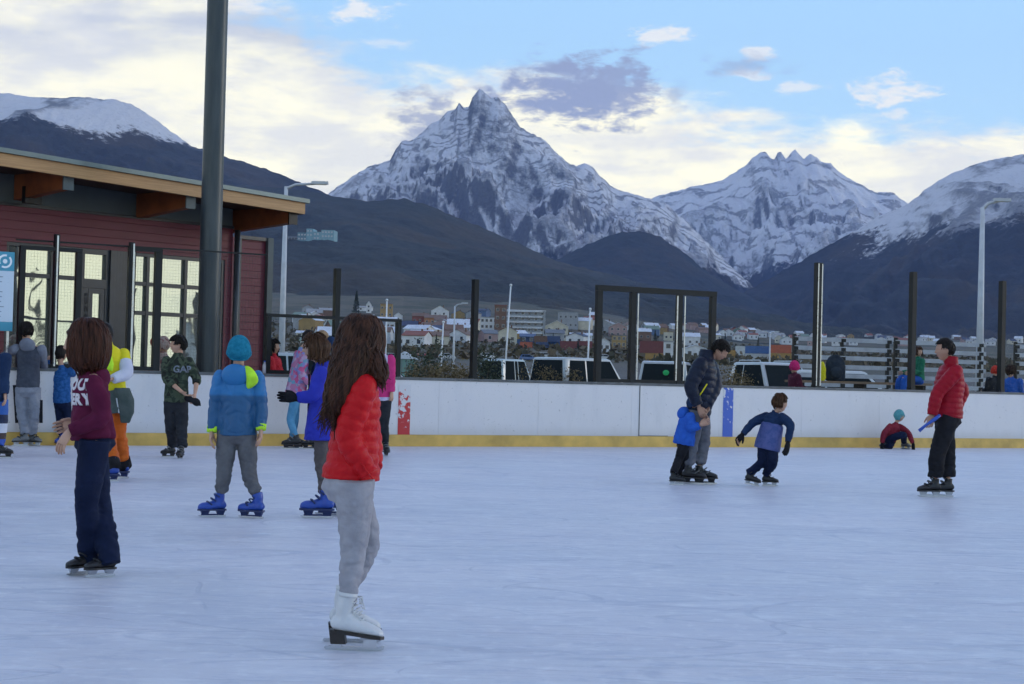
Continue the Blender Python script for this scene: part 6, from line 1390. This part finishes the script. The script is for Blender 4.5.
m_legg = fabric('light_blue_leggings', (.08, .25, .42), (.11, .31, .50), 10, .003, 14)
def p_floral():
    s = Fig('girl in pink floral jacket and light blue leggings leaning at the boards', 1.66, 25, [(296, 448), (291, 449)], (296, 392), (302, 350), (309, 338), hyaw=20, hh=.225, vox=.011)
    dirs = (-20, 190); an = ankles(s, dirs)
    s.body([(s.p(305, 372, .1), s.p(312, 385, .1)), (s.p(300, 372, -.15), s.p(309, 384, -.15))], [(s.p(295, 420, .1), an[0]), (s.p(290, 420), an[1])], hands=(1, 1))
    s.top(m_flor, [(-.14, .098, .105, 0), (0, .098, .105, 0), (.4, .09, .09, 0), (.7, .09, .08, 0), (.84, .088, .07, 0), (.93, .07, .05, 0), (1.0, .045, .04, 0)], arm=(.044, .04, .032), wr=.01, ws=5)
    s.pants(m_legg, leg=(.055, .040, .030), wr=.003); s.skates('low', SK_D, dirs, 1.15); s.cap(H_BK, .10, lambda th: np.where(np.abs(th) < 1.0, .5, -.6), wob=.02); s.tufts(H_BK, 120, .3)
p_floral()
# ---- 11: fair haired adult in navy
def p_fair():
    s = Fig('fair haired adult in navy jacket standing behind the royal blue coat child', 1.74, 170, [(310, 449), (318, 448)], (316, 396), (324, 352), (322, 338), hyaw=185, hh=.235, vox=.012)
    dirs = (185, 175); an = ankles(s, dirs)
    s.body([(s.p(318, 375, -.2), s.p(312, 392, -.2)), (s.p(330, 375, .2), s.p(325, 392, .2))], [(s.p(312, 422, -.05), an[0]), (s.p(319, 422, .05), an[1])], hands=(1, 1))
    s.top(m_navyj, [(-.14, .108, .09, 0), (.4, .10, .085, 0), (.7, .106, .08, 0), (.84, .104, .065, 0), (.93, .08, .05, 0), (1.0, .05, .045, 0)], arm=(.046, .042, .034), wr=.01, ws=5)
    s.add('hood', MB().ball(s.p(331, 343), Vector((.09, 0, 0)), Vector((0, .12, 0)), Vector((0, 0, .11))).mesh(), m_navyj)
    s.pants(m_black, leg=(.056, .048, .046), wr=.01, ws=5, cut=-.05); s.skates('low', SK_D, dirs); s.cap(H_BL, .05, lambda th: np.where(np.abs(th) < 1.0, .6, np.where(np.abs(th) < 1.75, .2, -.3)))
p_fair()
# ---- 12: pink jacket behind the red girl
m_pink = fabric('pink_jacket', (.52, .035, .17), (.60, .05, .21), 6, .008, 12); m_lil = fabric('pale_lilac_trim', (.50, .46, .62), None, 8, .004)
def p_pink():
    s = Fig('girl in pink jacket with pale trim partly hidden by the long haired girl', 1.70, 55, [(377, 456), (386, 456)], (381, 398), (381, 354), (378, 342), hyaw=60, hh=.23, vox=.011)
    dirs = (-60, -75); an = ankles(s, dirs)
    s.body([(s.p(371, 375, .1), s.p(370, 392)), (s.p(391, 374, -.1), s.p(391.5, 392, -.1))], [(s.p(378, 425), an[0]), (s.p(384.5, 425), an[1])], hands=(1, 1))
    j = s.top(m_pink, [(-.0, .098, .085, 0), (.4, .09, .078, 0), (.7, .096, .074, 0), (.84, .096, .065, 0), (.93, .075, .05, 0), (1.0, .05, .045, 0)], arm=(.044, .042, .034), wr=.01, ws=5)
    mb = MB(); s.torso(mb, [(-.06, .096, .082, 0), (.02, .102, .088, 0)]); s.add('pale_hem', mb.mesh(), m_lil, j)
    s.add('pale_shoulder', modded(MB().ball(s.p(384, 360, -.12), Vector((.075, 0, -.03)), Vector((0, .08, 0)), Vector((.02, 0, .09))).mesh(), ('SUBSURF', dict(levels=1))), m_lil, j)
    s.pants(m_dkp, leg=(.054, .040, .034), wr=.006); s.skates('low', SK_D, dirs, .95); s.cap(H_DK, .08, lambda th: np.where(np.abs(th) < 1.0, .5, -.7)); s.tufts(H_DK, 90)
p_pink()
# ---- 13: man in the navy puffer jacket
m_navyq = fabric('navy_puffer_nylon', (.010, .014, .030), (.016, .022, .042), 5, .006, 30, .38, .05, 120); m_dgp = fabric('grey_track_pants', (.12, .125, .15), (.16, .165, .19), 8, .008, 12)
def p_navy_man():
    s = Fig('man in navy puffer jacket and grey trousers bending to hold the small child', 1.76, -22, [(705, 484), (694, 484)], (699, 408), (706, 357), (720, 350), hyaw=-35, hpitch=38, hh=.235, vox=.009, skin_c=SK2)
    s.Y = s.Y
    dirs = (-8, -14); an = ankles(s, dirs, 1.0)
    s.body([(s.p(716, 385, .05), s.p(707, 406, -.1)), (s.p(690, 387, -.22), s.p(699, 407, -.25))], [(s.p(704, 442, .1), an[0]), (s.p(693, 440, -.05), an[1])], hands=(1, 1), curl=.9)
    s.top(m_navyq, [(-.14, .100, .082, 0), (.0, .102, .086, 0), (.3, .094, .086, 0), (.6, .102, .09, 0), (.8, .106, .078, 0), (.92, .09, .06, 0), (1.0, .06, .052, 0), (1.06, .054, .048, 0)], quilt=.085, arm=(.052, .047, .034), wr=.005, ws=6, collar=.048, coll_h=.05, cuffback=.02)
    s.pants(m_dgp, leg=(.060, .048, .042), wr=.014, ws=5, cut=.07, hipw=(.094, .08), bag=.1)
    s.skates('low', SK_D, dirs, 1.05); s.cap(H_BK, .060, lambda th: np.where(np.abs(th) < .95, .60, np.where(np.abs(th) < 1.6, .15, -.42)), wob=.025, lift=.05); s.tufts(H_BK, 220, .16, 4, lambda th: .52 if abs(th) < .95 else (.15 if abs(th) < 1.6 else -.42), r_=.022, out=.075)
    s.add('strap', MB().tube([s.p(707, 384, -.24), s.p(702, 392, -.27), s.p(699, 396, -.26)], .008, 6).mesh(), m_yel)
p_navy_man()
# ---- 14: the small child he holds
m_brb = fabric('bright_blue_jacket', (.022, .09, .42), (.03, .12, .52), 6, .008, 12)
def p_toddler():
    s = Fig('small child in bright blue hooded jacket held by the man in navy', 1.04, 5, [(682, 483), (677, 485)], (684, 442), (689, 413), (695, 404), hyaw=-12, hpitch=10, hh=.205, vox=.009)
    dirs = (5, -3); an = ankles(s, dirs, 1.1)
    s.body([(s.p(697, 425, .1), s.p(703, 420, .0)), (s.p(690, 429, -.13), s.p(700, 425, -.16))], [(s.p(686, 458, .05), an[0]), (s.p(679, 459, -.05), an[1])], hands=(1, 1), curl=.9)
    j = s.top(m_brb, [(-.10, .135, .13, 0), (.1, .132, .128, 0), (.5, .12, .115, 0), (.8, .12, .10, 0), (.92, .095, .07, 0), (1.0, .06, .055, 0)], arm=(.062, .056, .045), wr=.01, ws=7)
    s.add('hood', modded(MB().ball(s.neck+Vector((-.07, 0, .0)), Vector((.07, 0, -.02)), Vector((0, .09, 0)), Vector((.03, 0, .075))).mesh(), ('SUBSURF', dict(levels=1))), m_brb, j)
    s.pants(m_black, leg=(.066, .054, .046), wr=.008, ws=8); s.skates('low', SK_K, dirs, 1.15)
    s.beanie(m_navyj, m_navyj, off=.09)
p_toddler()
# ---- 15: running boy
m_lblu, t, b = nmat('blue_patterned_body', .7); g_ = t.n('TexCoord'); t.L.new(t.mix(t.rng(t.noise(g_.outputs['Object'], 14, 4, .6), .4, .6), (.045, .075, .24), (.08, .10, .28)), b.inputs['Base Color'])
def p_runner():
    s = Fig('boy in navy and blue jacket striding to the right with arms spread', 1.14, 38, [(752, 486), (770, 486)], (768, 444), (775, 413), (780, 403), hyaw=35, hh=.215, vox=.009, sw=.13)
    dirs = (-25, -12); an = ankles(s, dirs, 1.1, shift=((.0, 0), (.0, 0)))
    s.body([(s.p(753, 422, .05), s.p(743, 434, .0)), (s.p(791, 424, -.1), s.p(788, 442, -.15))], [(s.p(763, 462, -.02), an[0]), (s.p(773, 463, -.1), an[1])], hands=(1, 1), curl=.6)
    s.hip = s.hip
    j = s.top(m_navyj, [(-.06, .10, .09, 0), (.5, .10, .09, 0), (.74, .125, .10, 0), (.86, .12, .085, 0), (.94, .09, .06, 0), (1.0, .055, .05, 0)], arm=(.054, .046, .036), wr=.01, ws=7); s.glove(0, m_black, None, .5); s.glove(1, m_black, None, .5)
    mb = MB(); s.torso(mb, [(-.18, .150, .125, 0), (.0, .150, .125, 0), (.3, .138, .115, 0), (.62, .130, .108, 0), (.70, .10, .08, 0)]); s.add('blue_body_panel', displace(fuse(mb, .009, 4), lambda c: .008*fnoise(c, 7, 2, 2)), m_lblu, j)
    s.pants(m_navyp, leg=(.072, .056, .046), wr=.012, ws=8, hipw=(.115, .10)); s.skates('low', SK_K, dirs, 1.1, lift=(.01, 0), pitch=(8, 0))
    s.cap(H_BR, .06, wob=.01); s.tufts(H_BR, 140, .14, 4, r_=.02, out=.07)
p_runner()
# ---- 16: crouching child
m_mar2 = fabric('dark_red_jacket', (.17, .015, .03), (.22, .025, .04), 8, .006, 14); m_teal2 = fabric('pale_teal_knit', (.08, .28, .32), (.12, .35, .38), 25, .004, 60)
def p_crouch():
    s = Fig('child in dark red jacket and pale teal hat crouching by the far boards', 1.25, -55, [(886, 449), (906, 449)], (890, 439), (896, 424), (899, 416), hyaw=-40, hpitch=10, hh=.215, vox=.011)
    dirs = (-150, -40); s.g[0] = s.g[0]+Vector((0, .2, 0)); an = [s.p(882, 446, .25), ankles(s, dirs)[1]]
    s.body([(s.p(908, 432, -.1), s.p(913, 443, -.15)), (s.p(884, 433, -.2), s.p(882, 443, -.2))], [(s.p(890, 447, -.1), an[0]), (s.p(904, 434, -.3), an[1])], hands=(0, 0))
    s.top(m_mar2, [(-.1, .12, .10, 0), (.4, .115, .10, 0), (.8, .115, .085, 0), (.92, .09, .06, 0), (1.0, .055, .05, 0)], arm=(.054, .046, .038), wr=.01, ws=7)
    s.glove(0, m_black, Vector((.1, 0, -1)), .3); s.glove(1, m_black, Vector((0, 0, -1)), .3)
    s.pants(m_navyp, leg=(.066, .054, .046), wr=.01); s.skates('low', SK_G, dirs, 1.1); s.beanie(m_teal2, m_teal2, off=.10, line=lambda th: np.where(np.abs(th) < .85, .25, -.75))
p_crouch()
# ---- 17: man in the red puffer jacket
m_redq = fabric('crimson_puffer_nylon', (.27, .005, .016), (.33, .008, .022), 5, .006, 30, .4, .1, 120); m_blup = mat('blue_plastic', (.02, .08, .42), .35)
def p_red_man():
    s = Fig('dark haired man in red puffer jacket and black trousers facing left', 1.73, 186, [(929, 497), (942, 497)], (947, 414), (951, 364), (945, 350), hyaw=188, hpitch=6, hh=.24, vox=.009, skin_c=SK2)
    dirs = (190, 186); an = ankles(s, dirs, .95)
    s.body([(s.p(937, 393, -.2), s.p(932, 415, -.22)), (s.p(964, 390, .2), s.p(957, 408, .15))], [(s.p(937, 455, -.06), an[0]), (s.p(947, 456, .08), an[1])], hands=(1, 0), curl=.9)
    s.top(m_redq, [(-.07, .100, .098, 0), (.0, .102, .102, 0), (.3, .094, .092, 0), (.6, .100, .096, 0), (.8, .104, .082, 0), (.92, .088, .06, 0), (1.0, .052, .046, 0), (1.1, .044, .044, .004)], quilt=.062, arm=(.048, .042, .032), wr=.005, ws=6, collar=.042, coll_h=.05)
    s.pants(m_black, leg=(.066, .056, .050), wr=.012, ws=5, cut=.04, hipw=(.094, .09)); s.skates('low', SK_K, dirs, 1.0)
    s.cap(H_BK, .050, lambda th: np.where(np.abs(th) < .95, .62, np.where(np.abs(th) < 1.65, .22, -.38)), wob=.012, lift=.04); s.tufts(H_BK, 200, .10, 4, lambda th: .66 if abs(th) < .95 else (.16 if abs(th) < 1.65 else -.38), r_=.02, out=.055)
    o = MB().tube([s.p(940, 415, -.28), s.p(935, 419, -.28), s.p(926, 425, -.27), s.p(919, 431, -.26)], [.018, .020, .015, .020], 10); c = s.p(930, 422, -.27); me = o.mesh(); me.transform(Matrix.Translation(-c)); q = link('rolled_glove', me, m_blup, None, True); q.location = c; tag(q, 'blue rolled glove held in the hand of the man in red', 'glove')
p_red_man()
# ---- spectators behind the boards
GS = 'spectators behind the boards'
def spect(label, hx, hy, Y, yaw, jm, hairm, hat=None, S_=1.5, hyaw=None, lean=0, arm=None, secs=None, hp=0, q=None, skin_c=SK1, pm=None):
    hh = S_/7; k = F/Y; zpel = .48
    nx, ny = hx-lean*k*.1, hy+hh*.62*k; ph = hz(hx)-(zpel-CAMZ)*k
    s = Fig(label, S_, yaw, [(hx, 0), (hx, 0)], (nx-lean*k*.3, ny+.30*S_*k), (nx, ny), (hx, hy), group=GS, hyaw=hyaw, hh=hh, Y=Y, vox=.012, hpitch=hp, skin_c=skin_c)
    zb = s.pel.z-.03; f, r_ = s.f, s.r
    s.g = [Vector((s.pel.x, s.pel.y, 0))+f*.42+r_*.1*kk for kk in (-1, 1)]
    an = [g+Vector((0, 0, .10)) for g in s.g]; kn = [Vector((g.x, g.y, s.pel.z+.02)) for g in s.g]
    am = arm or [(s.sh[0]-Vector((0, 0, .22))+f*.05, s.sh[0]-Vector((0, 0, .25))+f*.27), (s.sh[1]-Vector((0, 0, .22))+f*.05, s.sh[1]-Vector((0, 0, .25))+f*.27)]
    s.body(am, [(kn[0], an[0]), (kn[1], an[1])], hands=(1, 1))
    s.top(jm, secs or [(-.05, .11, .09, 0), (.4, .105, .085, 0), (.7, .11, .08, 0), (.84, .108, .07, 0), (.93, .085, .055, 0), (1.0, .05, .045, 0)], arm=(.048, .044, .036), wr=.01, ws=6, quilt=q)
    s.pants(pm or m_dkp, leg=(.058, .05, .042), wr=.006); mb = MB()
    for kk in (0, 1): 
        b_ = MB().sections([(s.g[kk]+f*x_+Vector((0, 0, .045)), r_*w_, Vector((0, 0, .045))) for x_, w_ in ((-.08, .03), (-.04, .045), (.1, .05), (.17, .035))], 12); s.add('shoe', b_.mesh(), m_black)
    if hat: s.beanie(hat, hat, off=.1, line=lambda th: np.where(np.abs(th) < .9, .2, -.6))
    else: s.cap(hairm, .085, lambda th: np.where(np.abs(th) < .95, .5, -.6), wob=.02); s.tufts(hairm, 110, .25, 3, lambda th: .5 if abs(th) < .95 else -.6, r_=.03, out=.10)
    return s
m_redc = fabric('red_coat', (.42, .018, .03), (.50, .03, .04), 6, .008, 12); m_creamc, t, b = nmat('cream_patterned_coat', .8); g_ = t.n('TexCoord'); t.L.new(t.mix(t.rng(t.noise(g_.outputs['Object'], 12, 3, .5, 1), .52, .58), (.42, .33, .29), (.26, .10, .09)), b.inputs['Base Color'])
m_hotp = fabric('hot_pink_knit', (.50, .02, .12), (.60, .03, .17), 25, .004, 60); m_dmar = fabric('dark_maroon_coat', (.07, .015, .03), (.10, .02, .04), 8, .006); m_grn = fabric('green_fleece', (.02, .13, .075), (.03, .18, .10), 8, .006); m_blj = fabric('blue_coat', (.02, .08, .32), (.03, .11, .42), 6, .006); m_redk = fabric('red_knit', (.45, .03, .02), (.55, .05, .03), 25, .004)
s = spect('dark haired person in red coat sitting behind the low frame', 273, 347, 30.2, -10, m_redc, H_BK, S_=1.75, hyaw=-20)
rt = [(D_(a), .4) for a in (80, 120, 160, 200, 240, 280)]; s.locks(H_BK, rt, [s.p(*e) for e in ((279, 362, .08), (268, 362, .1), (265, 362, .05), (265, 363, -.05), (267, 363, -.12), (273, 361, -.13))], 110, .012, .006, 2, 3)
q_ = bpt(264.5, .04)[0]; bt = thing('water_bottle', 'clear water bottle standing on the cap rail before the spectator in red', 'bottle', (q_.x, q_.y, 1.178)); m_pet = mat('bottle_plastic', (.45, .42, .46), .12, spec=.6)
MB().tube([(0, 0, .0), (0, 0, .01), (0, 0, .13), (0, 0, .165), (0, 0, .185)], [.030, .036, .036, .018, .015], 14).build('bottle_body', m_pet, bt, True); MB().tube([(0, 0, .186), (0, 0, .21)], .017, 12).build('bottle_cap', m_blup, bt)
s = spect('person in cream patterned hooded coat behind the boy in camouflage', 163, 345, 28.9, 200, m_creamc, H_DK, hat=m_creamc, S_=1.7, hyaw=215)
s.add('red_mitten', MB().ball(s.p(153, 342, -.1), Vector((.05, 0, 0)), Vector((0, .04, 0)), Vector((0, 0, .07))).mesh(), m_redc)
spect('child in hot pink knit hat and dark maroon coat behind the boards', 794.5, 367, 35.6, 15, m_dmar, H_DK, hat=m_hotp, S_=1.55, hyaw=40)
spect('child in green fleece sitting behind the boards beside a dark post', 918, 352, 37.5, 200, m_grn, H_BR, S_=1.5, hyaw=300, pm=m_blj)
spect('person in blue coat with dark brown hair at the right edge', 1011, 371, 38.5, 60, m_blj, H_DK, S_=1.75)
spect('child in red knit hat and dark coat beside the rightmost post', 995, 371, 38.7, 100, m_dkp, H_DK, hat=m_redk, S_=1.4)
# backpack on a bench
m_bpk = fabric('dark_grey_backpack', (.020, .028, .040), (.03, .04, .055), 8, .006, 14); m_bench = mat('bench_wood', (.20, .13, .08), .6, .002, 20, .2, 4)
q_ = P(835, 380, 37.2); bn = thing('bench', 'long low bench behind the boards under the dark backpack', 'bench', (q_.x, q_.y, 0), math.atan2(E.y, E.x)); zb_ = zat(835, 381, q_)
MB().box(-1.2, 2.6, -.2, .2, zb_-.05, zb_).build('bench_top', m_bench, bn)
for x_ in (-1.0, .7, 2.4): MB().box(x_-.04, x_+.04, -.16, .16, 0, zb_-.051).build('leg', m_dark, bn)
bk = thing('backpack', 'dark grey backpack standing upright behind the thick post', 'backpack', (q_.x, q_.y, zb_)); mb = MB()
mb.sections([(Vector((0, 0, z_)), Vector((w_, 0, 0)), Vector((0, d_, 0))) for z_, w_, d_ in ((0, .17, .10), (.03, .21, .13), (.2, .22, .14), (.4, .20, .12), (.5, .15, .09), (.56, .06, .04))], 24); link('bag_body', displace(fuse(mb, .012, 4), lambda c: .012*fnoise(c, 6, 2, 2)), m_bpk, bk, True)
mb = MB().ball((0, -.13, .17), Vector((.14, 0, 0)), Vector((0, .06, 0)), Vector((0, 0, .13))); mb.build('front_pocket', m_bpk, bk, True); MB().tube([(-.04, 0, .54), (-.03, 0, .6), (.03, 0, .6), (.04, 0, .54)], .012, 8).build('carry_loop', m_black, bk, True)
q2 = P(822, 378, 37.0); yb = displace(fuse(MB().sections([(Vector((0, 0, z_)), Vector((w_, 0, 0)), Vector((0, .07, 0))) for z_, w_ in ((0, .05), (.05, .085), (.25, .08), (.4, .03))], 16), .012, 3), lambda c: .012*fnoise(c, 8, 2, 2)); o = link('folded_jacket', yb, m_yel, None, True); o.location = (q2.x, q2.y, zb_); tag(o, 'crumpled yellow jacket standing against the left side of the backpack', 'jacket')
